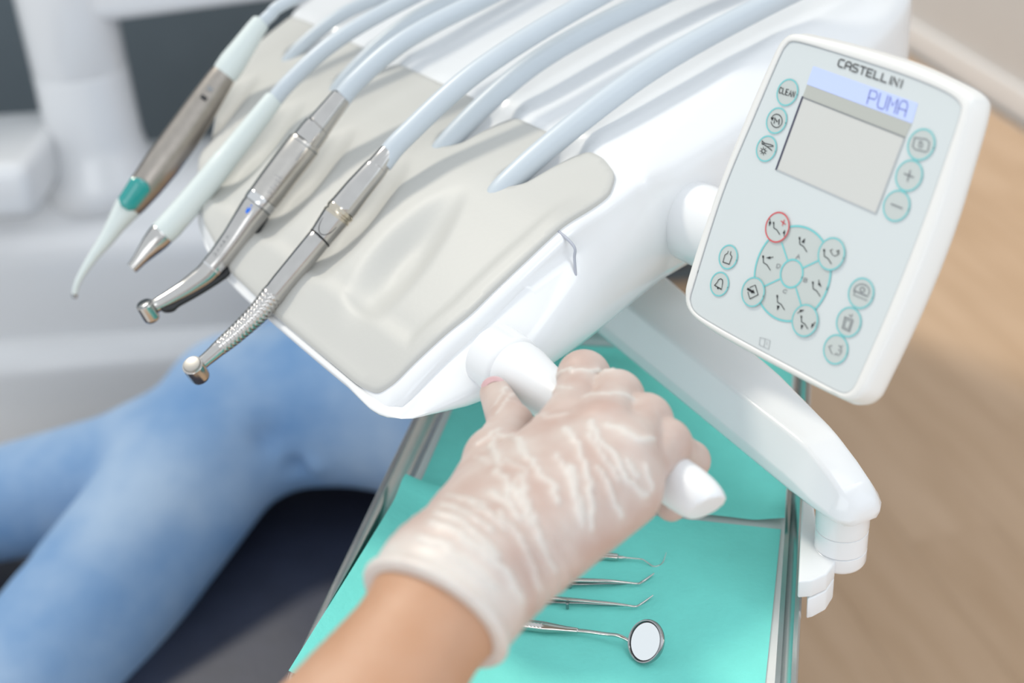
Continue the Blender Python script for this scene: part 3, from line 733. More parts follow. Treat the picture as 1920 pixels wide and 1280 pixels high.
def match(Pa, Pb):  # resample b so that points correspond by angle
    aa = np.unwrap(np.arctan2(Pa[:, 1], Pa[:, 0])); bb = np.arctan2(Pb[:, 1], Pb[:, 0]); o_ = np.argsort(bb); Pb = Pb[o_]; bb = bb[o_]
    bb = np.r_[bb-2*math.pi, bb, bb+2*math.pi]; Pb = np.vstack([Pb]*3); w_ = np.mod(aa+math.pi, 2*math.pi)-math.pi
    return np.c_[np.interp(w_, bb, Pb[:, 0]), np.interp(w_, bb, Pb[:, 1])]
IM = match(OP, IP); n = len(OP)
lay = [(IM, -.0006), (IM, .0006), (IM+(OP-IM)*.15, .0010), (IM+(OP-IM)*.7, .0006), (IM+(OP-IM)*.92, -.0006), (OP, -.003), (inset(OP, -.0015), -.008), (inset(OP, -.0012), -.013), (inset(OP, .004), -.019), (inset(OP, .012), -.022)]
V = []; Fc = []
for k_, (pp, h_) in enumerate(lay): V += [PW(p, h_) for p in pp]
for k_ in range(len(lay)-1):
    for i in range(n): j = (i+1) % n; Fc.append((k_*n+i, k_*n+j, (k_+1)*n+j, (k_+1)*n+i))
Fc.append(tuple((len(lay)-1)*n+i for i in range(n)))
mesh('housing', V, Fc, PANELW, cp, angle=60)
V = [PW(p, 0) for p in IM]+[PW(p, -.002) for p in IM]
fp = mesh('faceplate', V, [tuple(range(n)), tuple(range(2*n-1, n-1, -1))]+[(i, (i+1) % n, n+(i+1) % n, n+i) for i in range(n)], FACE, cp, angle=30)
gapo = [PW(p, .0001) for p in inset(IM, .0004)]
mesh('faceplate_edge_line', *ribbon(gapo, .00045, PN, True), LINEG, cp, smooth=False)
def flat(name, pts, mt, parent, h, h0=-.0003):
    V = [PW(p, h) for p in pts]+[PW(p, h0) for p in pts]; n = len(pts)
    return mesh(name, V, [tuple(range(n)), tuple(range(2*n-1, n-1, -1))]+[(i, (i+1) % n, n+(i+1) % n, n+i) for i in range(n)], mt, parent, smooth=False)
def circ(c, r, n=48, a0=0, a1=2*math.pi): return [np.array([c[0]+r*math.cos(a0+(a1-a0)*k/n), c[1]+r*math.sin(a0+(a1-a0)*k/n)]) for k in range(n if abs(a1-a0) > 6.28 else n+1)]
def line2(pts, wd_, h, closed=False): return ribbon([PW(p, h) for p in pts], wd_, PN, closed)
PXM = depth(PC)/F   # metres per pixel on the panel
# display strip and screen
lcd = flat('display_strip', [PX(*p) for p in c4([(850, 270), (1475, 493), (1440, 612), (812, 378)])], LCD, cp, .0003)
flat('screen_border', [PX(*p) for p in c4([(812, 380), (1440, 614), (1400, 700), (784, 458)])], SCREENB, cp, .00025)
sc = flat('screen', [PX(*p) for p in c4([(786, 456), (1398, 697), (1224, 1152), (628, 888)])], SCREEN, cp, .0003)
mesh('dark_edge', *line2([PX(*p) for p in c4([(786, 456), (628, 888)])], .0011, .0005), mat('dark_edge', (.05, .05, .09), .4, var=.05), sc, smooth=False)
mesh('light_edge', *join(line2([PX(*p) for p in c4([(628, 888), (1224, 1152)])], .0006, .0005), line2([PX(*p) for p in c4([(1398, 697), (1224, 1152)])], .0006, .0005)), LINEG, sc, smooth=False)
mesh('dark_top', *line2([PX(*p) for p in c4([(786, 456), (1398, 697)])], .0006, .0005), INKG, sc, smooth=False)
def text2(s, p0, p1, top0, wd_, h, fill=.74):
    P0, P1, Q0 = PX(*p0), PX(*p1), PX(*top0); ux = P1-P0; uy = Q0-P0; parts = []; wts = [(.45 if c == 'I' else 1.) for c in s]; tot = sum(wts); x0 = 0
    for c, wt in zip(s, wts):
        for st_ in FONT[c]: parts.append(line2([P0+ux*((x0+(fill*x if c != 'I' else x*.36))/tot)+uy*y for x, y in st_], wd_, h))
        x0 += wt
    return join(*parts)
mesh('brand_lettering', *text2('CASTELLINI', c4([(995, 268)])[0], c4([(1385, 402)])[0], c4([(1008, 226)])[0], .00072, .0004), mat('brand_ink', (.10, .10, .10), .5, var=.05), cp, smooth=False, label='dark brand lettering')
mesh('display_text', *text2('PUMA', c4([(1172, 495)])[0], c4([(1415, 578)])[0], c4([(1195, 412)])[0], .0005, .0006), LCDINK, lcd, smooth=False)

RB = lambda py: py/2*PXM
def button(c, rpx, icon, ringmt=RING, inkmt=INK, extra=None, h=.0004):
    ab = PX(*c); r = rpx*PXM
    b = flat('button', circ(ab, r*.97), BTN, cp, h)
    mesh('ring', *line2(circ(ab, r), .00075, h+.00015, True), ringmt, b, smooth=False)
    parts = [line2([PX(*p) for p in pl[0]], pl[1], h+.0003) for pl in icon if len(pl) == 2]
    V = []; 
    for pl in icon:
        if len(pl) == 3:   # filled polygon
            q = [PX(*p) for p in pl[0]]; parts.append(([PW(p, h+.0003) for p in q], [tuple(range(len(q)))]))
    if parts: mesh('icon', *join(*parts), inkmt, b, smooth=False)
    if extra: mesh('icon_mark', *join(*[line2([PX(*p) for p in pl[0]], pl[1], h+.0003) for pl in extra]), RED, b, smooth=False)
    return b
def arc(c, r, a0, a1, n=18, ry=None): return [(c[0]+r*math.cos(math.radians(a0+(a1-a0)*k/n)), c[1]-(ry or r)*math.sin(math.radians(a0+(a1-a0)*k/n))) for k in range(n+1)]
TH = .00042
def letters(s, p0, p1, top0, fill=.7):
    P0 = np.array(p0); P1 = np.array(p1); Q0 = np.array(top0); ux = P1-P0; uy = Q0-P0; L = []
    for i, c in enumerate(s):
        for st_ in FONT[c]: L.append((tuple_list(P0, ux, uy, st_, i, len(s), fill), TH))
    return L
def tuple_list(P0, ux, uy, st_, i, n, fill): return [tuple(P0+ux*((i+fill*x)/n)+uy*y) for x, y in st_]
button(c4([(695, 427)])[0], 25, letters('cLEaN', c4([(645, 430)])[0], c4([(742, 459)])[0], c4([(653, 396)])[0]))
button(c4([(630, 596)])[0], 24.5, [(c4(arc((632, 598), 33, 150, -170, 24, 40)), TH), (c4([(597, 578), (618, 578), (604, 598)]), 0, 0)]+[(c4(q), TH*1.2) for q in ([(617, 612), (622, 580), (634, 604), (648, 588), (645, 620)],)])
sun = [(c4(arc((553, 779), 10, 0, 360, 14, 12)), TH)]+[(c4([(553+14*math.cos(a), 779+16*math.sin(a)), (553+21*math.cos(a), 779+24*math.sin(a))]), TH*.8) for a in np.arange(8)*math.pi/4]
button(c4([(569, 764)])[0], 24.5, sun+[(c4([(545, 718), (560, 732), (600, 742), (612, 748)]), TH), (c4([(545, 735), (566, 746), (590, 764), (604, 776)]), TH), (c4([(545, 718), (545, 738), (560, 732)]), TH*.9), (c4([(572, 752), (610, 752)]), TH*.8)])
button(c4([(1498, 740)])[0], 27, [(c4([(1460, 698), (1530, 708), (1548, 726), (1540, 775), (1528, 784), (1462, 768), (1448, 752), (1460, 698)]), TH*1.1), (c4(arc((1496, 743), 11, 0, 360, 14, 14)), TH), (c4([(1488, 722), (1502, 724)]), TH*1.2)], inkmt=INKG)
button(c4([(1425, 926)])[0], 27, [(c4([(1398, 914), (1452, 936)]), TH*1.4), (c4([(1434, 896), (1416, 958)]), TH*1.4)], inkmt=INKG)
button(c4([(1350, 1107)])[0], 27, [(c4([(1320, 1096), (1384, 1122)]), TH*1.5)], inkmt=INKG)
button(c5([(340, 326)])[0], 23.5, [(c5([(342, 292), (338, 304), (322, 314), (310, 356), (348, 370), (364, 324), (354, 310), (358, 294)]), TH)])
button(c5([(288, 488)])[0], 23.5, [(c5([(260, 496), (276, 478), (284, 462), (298, 456), (308, 464), (308, 482), (302, 520), (260, 496)]), TH*1.1), (c5([(276, 508), (284, 512), (282, 520), (275, 516)]), 0, 0)])
# --- wheel of chair controls
wc_ = PX(*c5([(720, 425)])[0]); wr_m = 290/3.2*PXM
wheel = flat('control_wheel', circ(wc_, wr_m, 72), BTN, cp, .0002)
mesh('wheel_ring', *line2(circ(wc_, wr_m, 72), .0010, .0004, True), RING, wheel, smooth=False)
hubr = 85/3.2*PXM
mesh('hub_ring', *line2(circ(wc_, hubr), .0010, .0004, True), RING, wheel, smooth=False)
mesh('spokes', *join(*[line2([PX(*p) for p in c6(q)], .0009, .00038) for q in ([(570, 300), (625, 465)], [(780, 545), (940, 470)], [(710, 748), (765, 925)], [(400, 725), (550, 655)])]), RING, wheel, smooth=False)
def chair_icon(x, y, s=1.): return [(c6([(x, y), (x+2*s, y+62*s), (x+38*s, y+84*s), (x+72*s, y+138*s)]), TH), (c6([(x-8*s, y-10*s), (x+8*s, y-8*s), (x+8*s, y+16*s), (x-6*s, y+16*s)]), 0, 0)]
def arrow(x, y, a, s=1., tail=0):
    c_, n_ = math.cos(math.radians(a)), math.sin(math.radians(a)); f = lambda p, q: (x+s*(p*c_-q*n_), y-s*(p*n_+q*c_))
    L = [(c6([f(28, 0), f(-24, 15), f(-24, -15)]), 0, 0)]
    if tail: L.append((c6([f(-20, 0), f(-55, tail)]), TH*.9))
    return L
ic = chair_icon(747, 245)+arrow(790, 272, 62)+chair_icon(383, 430)+arrow(434, 444, 180, .9, -8)+chair_icon(880, 690)+arrow(952, 718, -55, .9, 22)+chair_icon(524, 825)+arrow(530, 945, -105, .95)
parts = []
for pl in ic:
    if len(pl) == 2: parts.append(line2([PX(*p) for p in pl[0]], pl[1], .0005))
    else: q = [PX(*p) for p in pl[0]]; parts.append(([PW(p, .0005) for p in q], [tuple(range(len(q)))]))
mesh('icon', *join(*parts), INK, wheel, smooth=False)
parts = []
for c_, p0, p1, tp in [('a', (708, 452), (752, 452), (722, 412)), ('B', (786, 682), (824, 690), (796, 645)), ('c', (578, 790), (620, 800), (590, 760)), ('D', (516, 545), (556, 545), (522, 508))]:
    for st_ in FONT[c_]: parts.append(line2([PX(*p) for p in c6(tuple_list(np.array(p0), np.array(p1)-np.array(p0), np.array(tp)-np.array(p0), st_, 0, 1, .85))], TH*.8, .0005))
mesh('letter', *join(*parts), INKG, wheel, smooth=False)
H2 = .0008
button(c5([(638, 148)])[0], 28.5, chair_icon(495, 95, .85)+arrow(456, 108, -105, .9, -14)+arrow(602, 185, 75, .8, -16), RED, extra=[(c6([(570, 78), (614, 112)]), TH*1.2), (c6([(602, 68), (582, 122)]), TH*1.2)], h=H2)
button(c5([(962, 308)])[0], 29.5, chair_icon(1000, 368)+[(c6([(1085, 362), (1062, 370), (1075, 400), (1088, 420)]), TH*.8), (c6([(1098, 425), (1120, 425), (1150, 405), (1148, 370), (1128, 376), (1135, 400)]), TH*.8)], h=H2)
button(c5([(492, 536)])[0], 28, [(c6([(238, 757), (285, 785)]), .0012), (c6([(308, 800), (268, 798), (292, 762)]), 0, 0), (c6([(258, 742), (312, 718), (340, 815), (258, 856), (238, 788)]), TH)], h=H2)
button(c5([(803, 707)])[0], 29.5, chair_icon(772, 1030, .9)+arrow(780, 972, 15, .9, -16)+arrow(776, 1138, -105, .9)+arrow(880, 1128, -115, .9, 14), h=H2)
button(c5([(1137, 543)])[0], 27, [(c5(arc((1142, 530), 46, 200, -20, 20, 42)+[(1178, 562), (1098, 528), (1100, 516)]), TH*1.1), (c5(arc((1146, 522), 14, 0, 360, 14)), TH*1.2), (c5([(1092, 552), (1174, 586)]), TH*.8)], inkmt=INKG)
button(c5([(1063, 716)])[0], 26.5, [(c5([(1042, 686), (1090, 704), (1068, 772), (1026, 752), (1042, 686)]), TH*1.2), (c5([(1050, 702), (1078, 712), (1062, 758), (1038, 746), (1050, 702)]), TH*.7), (c5([(1068, 672), (1080, 684), (1088, 670)]), TH)], inkmt=INKG)
button(c5([(985, 880)])[0], 26.5, [(c5([(964, 856), (946, 862), (956, 890), (966, 908)]), TH), (c5([(980, 912), (990, 904), (1004, 916)]), TH), (c5([(1006, 856), (1018, 868), (1026, 858)]), TH), (c5([(1018, 872), (1022, 892), (1010, 910)]), TH), (c5([(1004, 880), (1012, 890)]), TH)], inkmt=INKG)
mesh('manual_symbol', *join(*[line2([PX(*p) for p in c5(q)], .00035, .0003) for q in ([(530, 808), (524, 852), (552, 864), (560, 816), (530, 808)], [(560, 816), (590, 826), (580, 878), (552, 864)], [(572, 834), (568, 852)])]), LINEG, cp, smooth=False)

# ================================================================== TRAY ARM
aA = atz(1155, 555, 1.03); aB = atz(1533, 855, 1.03); ad = unit(aB-aA); ar = np.array([-ad[1], ad[0], 0]); ar = ar if ar[0] > 0 else -ar
def AR(s, r, z): p = aA+ad*s+ar*r; p[2] = z; return p
ta = thing('tray_arm', 'smooth white angular arm carrying the instrument tray at its pivot end', 'arm', AR(.228, .012, .958))
V = []; st_ = []
def sect(s, x0, x1, zt_, zb_, cL, cR):
    # chamfered section: left wall, left chamfer, top, right chamfer, right wall, bottom
    zm = zt_-.60*(zt_-zb_)
    return [AR(s, x0-cL*.2, zb_), AR(s, x0-cL, zb_+min(.007, .25*(zt_-zb_))), AR(s, x0-cL, zm), AR(s, x0, zt_-.0015), AR(s, x0+.002, zt_), AR(s, x1-cR-.002, zt_), AR(s, x1-cR, zt_-.0015), AR(s, x1, zm), AR(s, x1, zb_+min(.007, .25*(zt_-zb_))), AR(s, x1-.002, zb_)]
S = [sect(-.22, -.003, .062, 1.030, .990, .006, .010), sect(.0, -.001, .054, 1.030, .991, .006, .010), sect(.14, .0, .045, 1.030, .993, .007, .011), sect(.200, .0, .036, 1.0305, .994, .007, .011),
     sect(.210, .0008, .0350, 1.0290, .994, .0075, .011), sect(.226, .002, .0335, 1.0220, .994, .008, .009), sect(.237, .0035, .0320, 1.0155, .994, .007, .007), sect(.2430, .0055, .0295, 1.0110, .994, .006, .005), sect(.2462, .0085, .0260, 1.0070, .9945, .004, .003), sect(.2472, .0125, .0220, 1.0030, .9970, .002, .002)]
m_ = len(S[0]); V = [p for q in S for p in q]; Fc = []
for i in range(len(S)-1):
    for k_ in range(m_): Fc.append((i*m_+k_, i*m_+(k_+1) % m_, (i+1)*m_+(k_+1) % m_, (i+1)*m_+k_))
Fc += [tuple(range(m_)), tuple((len(S)-1)*m_+k_ for k_ in range(m_))]
bm = bmesh.new(); bv = [bm.verts.new(v) for v in V]
for f in Fc: bm.faces.new([bv[i] for i in f])
bmesh.ops.recalc_face_normals(bm, faces=bm.faces)
es = [e for e in bm.edges if e.calc_face_angle(0) > .25 and max((np.array(v.co)-aA)@ad for v in e.verts) < .2400]
bmesh.ops.bevel(bm, geom=es, offset=.0022, segments=3, profile=.5, affect='EDGES', clamp_overlap=True)
bm.verts.index_update(); V = np.array([v.co[:] for v in bm.verts]); Fc = [tuple(v.index for v in f.verts) for f in bm.faces]; bm.free()
mesh('arm', V, Fc, WHITE, ta, angle=40)
cyl = AR(.2275, .0160, 0)
def cylp(z): c = cyl.copy(); c[2] = z; return c
mesh('pivot_drum', *axis_lathe(cylp(.979), Z, [(0, .0148), (.002, .0152), (.019, .0152), (.02, .014)], 40), WHITE, ta)
mesh('pivot_ring', *axis_lathe(cylp(.966), Z, [(0, .0144), (.0005, .0150), (.0125, .0150), (.013, .0140)], 40), WHITE, ta)
mesh('pivot_foot', *axis_lathe(cylp(.954), Z, [(0, .0120), (.002, .0142), (.004, .0150), (.0115, .0150), (.012, .014)], 40), WHITE, ta)
cr_, cd_ = (cyl-TO)@TR, (cyl-TO)@TD
def TW(r, d, z): return TO+TR*r+TD*d+Z*(z-TO[2])
poly = [(.1035, -.086), (.111, -.084), (.119, -.077), (.1235, -.066), (.1235, -.055), (.118, -.046), (.1125, -.034), (.1105, -.016), (.1105, .022), (.1035, .022)]
mesh('clamp', *prism(poly, .9535, .9655, .0012, TW), WHITE2, ta)
poly2 = [(.109, -.085), (.1125, -.083), (.1195, -.076), (.1235, -.065), (.1235, -.052), (.116, -.044), (.109, -.04)]
mesh('clamp_foot', *prism(poly2, .938, .9528, .0012, TW), WHITE2, ta)
mesh('under_bracket', *axis_lathe(AR(-.19, .03, .99), Z, [(0, .03), (.0, .032), (.065, .032), (.07, .03)], 36), WHITE, ta)

# ================================================================== TRAY, PAPERS, INSTRUMENTS
L_, R_, N_, Fd = -.1545, .0955, -.185, .206   # floor of the tray
tr = thing('instrument_tray', 'shallow stainless steel tray with raised rim under the green papers', 'tray', T(-.03, .02, -.004))
def loop_rect(o_, z_, rad): 
    P = round_poly([(L_-o_, N_-o_), (R_+o_*.8, N_-o_), (R_+o_*.8, Fd+o_), (L_-o_, Fd+o_)], rad, 8); return [T(p[0], p[1], z_) for p in P]
ls = [loop_rect(-.002, 0, .010), loop_rect(.0015, .0006, .013), loop_rect(.004, .004, .015), loop_rect(.007, .0105, .018), loop_rect(.0085, .0120, .019), loop_rect(.0115, .0122, .02), loop_rect(.0128, .0114, .022), loop_rect(.0132, .0098, .022), loop_rect(.0122, .0092, .021),
      loop_rect(.0085, .0102, .019), loop_rect(.0055, .003, .016), loop_rect(.002, -.0012, .013), loop_rect(-.002, -.0016, .010)]
n = len(ls[0]); V = [p for l in ls for p in l]; Fc = []
for k_ in range(len(ls)-1):
    for i in range(n): Fc.append((k_*n+i, k_*n+(i+1) % n, (k_+1)*n+(i+1) % n, (k_+1)*n+i))
Fc.append(tuple((len(ls)-1)*n+i for i in range(n)))
mesh('rim', V, Fc, TRAYM, tr, angle=40)
V = ls[0]+[p-Z*.0012 for p in ls[0]]
mesh('base_sheet', V, [tuple(range(n)), tuple(range(2*n-1, n-1, -1))]+[(i, (i+1) % n, n+(i+1) % n, n+i) for i in range(n)], TRAYF, tr)
def paper(name, corners, zf, lab, mt=PAPER):
    """sheet over a 4-corner outline; zf(r, d) gives its height"""
    c = np.array(corners); N1, N2 = 60, 44; P = []
    for i in range(N1+1):
        for j in range(N2+1):
            a, b = i/N1, j/N2; q = (c[0]*(1-a)+c[1]*a)*(1-b)+(c[3]*(1-a)+c[2]*a)*b; P.append(q)
    P = np.array(P); zz = np.array([zf(*q) for q in P])
    off = zz[:, 1:] if zz.ndim > 1 else np.zeros((len(P), 2)); zz = zz[:, 0] if zz.ndim > 1 else zz
    top = [T(P[i, 0]+off[i, 0], P[i, 1]+off[i, 1], zz[i]) for i in range(len(P))]; bot = [p-Z*.0003 for p in top]; n = len(P)
    f = [(i*(N2+1)+j, (i+1)*(N2+1)+j, (i+1)*(N2+1)+j+1, i*(N2+1)+j+1) for i in range(N1) for j in range(N2)]
    bl_ = boundary_loops(f); f = f+[tuple(n+k for k in reversed(q)) for q in f]+[(b, a, n+a, n+b) for a, b in bl_]
    return tag(center_origin(mesh(name, top+bot, f, mt, None, angle=60)), lab, 'paper', 'green paper tray liners')
def zfar(r, d):
    f_ = ((r-.074)*.042-(d-.003)*.024)/.0484         # distance past the fold line of the corner
    z = .0010+.0006*math.sin(r*40)*math.sin(d*33)+.28*max(0, f_)+.0035*math.exp(-((d-.006)/.016)**2)*(.5+.5*math.sin(r*28+1))
    zb = max(0, (d-.196)/.01); z += .004*min(1, zb)**2
    return (z, 0, 0)
paper('paper_liner', [(-.146, .006), (.0935, .004), (.092, .2045), (-.148, .205)], zfar, 'far green paper sheet with a curled corner beneath the glove and handle')
def znear(r, d):
    lift = max(0, (-r-.125)/.04); z = .0012+.0004*math.sin(r*37+2)*math.sin(d*30)+.013*min(1.25, lift)**1.6
    z += .004*math.exp(-((d-.006)/.012)**2)*max(0, (-r-.02)/.1)
    return (z, 0, 0)
paper('paper_liner', [(-.166, -.180), (.088, -.180), (.0915, -.0015), (-.153, .010)], znear, 'near green paper sheet on which the steel instruments lie')
# mouth mirror
IG = 'steel hand instruments on the tray'
def tp(x, y, h): return atz(x, y, .935+h)
mm = thing('mouth_mirror', 'round dental mouth mirror with knurled handle, nearest instrument on the tray', 'dental mirror', tp(1100, 1180, .001), IG)
c2r = lambda x, y: (940+x/4.571, 1000+y/4.571)
def tl(L, h):  # crop-2 points with widths -> path
    P = [tp(*c2r(x, y), h_ if np.ndim(h) == 0 and False else (h if np.ndim(h) == 0 else h[i])) for i, (x, y, *_) in enumerate(L)]; R = [wd/4.571/2*depth(p)/F for p, (x, y, wd) in zip(P, L)]; return np.array(P), np.array(R)
# handle knurl: long enough to pass under the hand
P, R = tl([(-420, 700, 96), (170, 776, 98), (355, 800, 98)], [.0052, .0050, .0050])
Pk = np.array([P[0]+(P[2]-P[0])*k/150 for k in range(151)]); 
mesh('knurled_handle', *sweep(Pk, R[1], 48, rmod=lambda i, a: 1+.045*(abs(math.sin(i*.55+a*8))*abs(math.sin(i*.55-a*8)))-.02), STEEL, mm, angle=80)
P, R = tl([(352, 799, 80), (354, 800, 98), (380, 803, 96), (460, 812, 78), (560, 823, 60), (650, 832, 50), (656, 833, 46), (657, 833, 40)], .005)
mesh('ferrule', *sweep(P, R, 32), STEEL, mm)
mc = tp(*c2r(1240, 925), .0115); mcam = unit(CAM-mc)
# disc tilted about its stem: facing up and away from the handle towards the right
mn = unit(mcam*.70-RIGHT*.64+UP*.16)
def ring_on(c, n_, prof, k=48): return axis_lathe(c, n_, prof, k, ref=TR)
rm = .0115
P, R = tl([(640, 831, 40), (760, 843, 36), (900, 862, 33), (1010, 876, 33), (1080, 884, 33)], [.005, .0055, .0065, .0080, .0095])
P = np.vstack([P[:4], [mc+unit(-TR+mn*(TR@mn))*rm*1.04-mn*.0006]])
mesh('stem', *sweep(catmull(P, 5), np.interp(np.linspace(0, 4, 21), np.arange(5), R), 20), STEEL, mm)
mesh('mirror_rim', *ring_on(mc-mn*.0012, mn, [(-.0016, .004), (-.0014, rm*.92), (-.0006, rm*1.02), (.0006, rm*1.07), (.0018, rm*1.07), (.0026, rm*1.03), (.0027, rm*.97), (.0018, rm*.93), (.0012, rm*.92)]), mat('rim_steel', (.40, .40, .40), .14, 1., var=.05, vscale=60), mm)
mesh('dark_seal', *ring_on(mc-mn*.0012, mn, [(.0017, rm*.955), (.0021, rm*.955), (.0021, rm*.90), (.0017, rm*.90)]), BLACK, mm)
mesh('mirror_glass', *ring_on(mc+mn*.0004, mn, [(-.0004, rm*.90), (.0002, rm*.915), (.00022, rm*.5)]), MIRROR, mm)
# explorer with hooked tip
ex = thing('explorer_probe', 'thin steel probe with a curved hooked tip, farthest instrument on the tray', 'dental probe', tp(1130, 1045, .001), IG)
P, R = tl([(-300, 50, 66), (500, 140, 68), (870, 188, 68), (985, 200, 62), (1000, 203, 56), (1003, 203, 40), (1003, 203, 34)], .0036)
mesh('handle', *sweep(P, R, 24), STEEL, ex)
P, R = tl([(1000, 203, 34), (1040, 206, 30), (1070, 208, 17), (1140, 213, 13), (1210, 222, 12), (1250, 248, 11), (1300, 280, 11), (1345, 276, 11), (1382, 250, 10), (1400, 205, 7), (1415, 160, 4)], [.0036, .0036, .0035, .0034, .0032, .0025, .0012, .001, .0012, .003, .005])
mesh('shank', *sweep(catmull(P, 5), np.interp(np.linspace(0, 10, 51), np.arange(11), R), 14), STEEL, ex)
def tweezers(lab, L1, wd1, h, L2=None, pins=None):
    o_ = thing('dental_tweezers', lab, 'tweezers', tp(*c2r(800, L1[2][1]), .001), IG)
    P, R = tl([(x, y, w_) for (x, y), w_ in zip(L1, wd1)], h)
    mesh('upper_jaw', *sweep(catmull(P, 5), np.interp(np.linspace(0, len(P)-1, 5*(len(P)-1)+1), np.arange(len(P)), R), 16, flat=(.75, 1)), STEEL, o_)
    if L2:
        P, R = tl([(x, y, w_) for (x, y), w_ in zip(L2, wd1)], [max(.001, q-.0032) for q in h])
        mesh('lower_jaw', *sweep(catmull(P, 5), np.interp(np.linspace(0, len(P)-1, 5*(len(P)-1)+1), np.arange(len(P)), R), 16, flat=(.75, 1)), DARKSTEEL, o_)
    for (x, y, l_) in pins or []:
        p = tp(*c2r(x, y), .0055); mesh('guide_pin', *axis_lathe(p-Z*l_, Z, [(0, .0006), (.0002, .0009), (l_, .0009), (l_+.0004, .0005)], 14), DARKSTEEL, o_)
    return o_
tweezers('steel tweezers with a small guide pin and angled tip, second farthest instrument', [(-350, 330), (300, 380), (640, 396), (900, 404), (1080, 420), (1170, 428), (1210, 410), (1310, 340)], [54, 54, 42, 34, 24, 20, 22, 11], [.004, .006, .0065, .006, .004, .003, .004, .006],
         [(-350, 335), (300, 402), (640, 428), (900, 424), (1080, 426), (1170, 431), (1210, 416), (1306, 346)], [(588, 420, .0042)])
tweezers('steel tweezers with an angled tip lying next to the mouth mirror', [(-350, 440), (150, 505), (430, 548), (700, 573), (950, 598), (1080, 616), (1150, 624), (1190, 606), (1300, 528)], [46, 46, 38, 33, 29, 24, 21, 18, 9], [.004, .005, .0062, .006, .005, .004, .003, .0036, .006],
         [(-350, 455), (150, 540), (430, 582), (700, 592), (950, 606), (1080, 618), (1150, 627), (1190, 611), (1298, 533)], [(565, 598, .004)])

# ================================================================== DENTIST'S GLOVED HAND
pe = thing('person', "bare forearm and white latex glove gripping the unit's white handle", 'person', B(-.23, .20, -.08))
def bz(x, y, z): return atz(x, y, O[2]+z)
wrist = bz(862, 1085, -.030); cuffc = bz(812, 1152, -.034); elbow = cuffc+(cuffc-wrist)*7.0
elbow[2] -= .01
fin = {}
PW_ = [.117, .143, .165, .180]; PZ_ = [.0212, .0215, .0190, .0135]
MCPS = [(-.130, .150, -.028), (-.126, .171, -.022), (-.129, .190, -.025), (-.136, .200, -.034)]
FR = [.0106, .0108, .0104, .0095]
hand_prims = []
fax = lambda w_: B(HU, w_, HZ)
for i in range(4):
    wv = PW_[i]; pip = B(HU+.004, wv, HZ+PZ_[i]); mcp = B(*MCPS[i])
    dip = B(HU+.0215, wv-.002, HZ-.005); tip = B(HU+.005, wv+.003, HZ-.0215)
    fin[i] = (mcp, pip, dip, tip)
side_ = unit(np.cross(unit(wrist-cuffc), Z)); upn = np.cross(side_, unit(wrist-cuffc))
th = [bz(882, 985, -.040), bz(925, 858, -.043), bz(958, 800, -.047), bz(929, 738, -.050)]
def palm(P):
    d = None
    for i in range(4):
        mcp = fin[i][0]; base = wrist+side_*([-.013, -.005, .003, .009][i])+upn*(-.001)
        q = sd_cone(P, base, mcp-Z*.002, .0165, .0118-.0003*i)
        d = q if d is None else smin(d, q, .016)
    # heel of the hand and thumb root
    d = smin(d, sd_cone(P, wrist+side_*.007-Z*.007, fin[3][0]-Z*.008, .0135, .0100), .016)
    d = smin(d, sd_cone(P, wrist-side_*.012-Z*.006, th[1], .016, .0118), .016)
    d = smin(d, sd_cone(P, th[0], fin[0][0]-Z*.008, .012, .010), .014)
    return d
def fingers(P):
    d = None
    for i in range(4):
        mcp, pip, dip, tip = fin[i]; r = FR[i]
        q = smin(sd_cone(P, mcp-Z*.001, pip, r*1.10, r*1.0), sd_cone(P, pip, pip, r*1.08, r*1.08), .006)
        q = smin(q, sd_cone(P, pip, dip, r*1.0, r*.86), .004); q = smin(q, sd_cone(P, dip, tip, r*.86, r*.72), .003)
        d = q if d is None else smin(d, q, .0008)
    t_ = smin(sd_cone(P, th[1], th[2], .0118, .0104), sd_cone(P, th[2], th[3], .0104, .0074), .004)
    return d, t_
def forearm(P):
    d = smin(sd_cone(P, wrist-side_*.0075, elbow-side_*.018, .0158, .030), sd_cone(P, wrist+side_*.0060, elbow+side_*.016, .0158, .030), .02)
    return d
def hand_sd(P):
    d = smin(palm(P), forearm(P), .018); f, t_ = fingers(P)
    d = smin(d, f, .006); return smin(d, t_, .007)
ax_ = unit(wrist-cuffc)
lo = np.min([np.min([p for q in fin.values() for p in q], 0), wrist, cuffc, th[3], th[2]], 0)-.045; hi = np.max([np.max([p for q in fin.values() for p in q], 0), wrist, cuffc, th[3]], 0)+.045
def glove_sd(P):
    s = (P-cuffc)@ax_                       # distance along the arm from the cuff edge
    off = .0010+.0012*np.exp(-np.clip(s, 0, 1)/.02)+.0024*np.exp(-((s-.0022)/.0030)**2)
    # gathered rings of latex above the wrist
    off = off+.0005*np.sin(s*2*math.pi/.0075)*np.exp(-((s-.040)/.016)**2)
    d = hand_sd(P)-off
    return np.maximum(d, -s)
V, Fq = surface_nets(glove_sd, lo, hi, .0017)
V = relax(V, Fq, 2, .45)
N = normals(V, Fq)
q0, dz_ = proj(V)
vis = (N*(CAM-V)).sum(1) > 0
def surf(x, y):
    dd_ = np.hypot(q0[:, 0]-x, q0[:, 1]-y); c_ = np.where(vis, dd_, 1e6); near = np.argsort(c_)[:12]; return V[near[np.argmin(dz_[near])]]
d4 = lambda L: [(880+x/3.368, 620+y/3.368) for x, y in L]
d6 = lambda L: [(680+x/1.829, 580+y/1.829) for x, y in L]
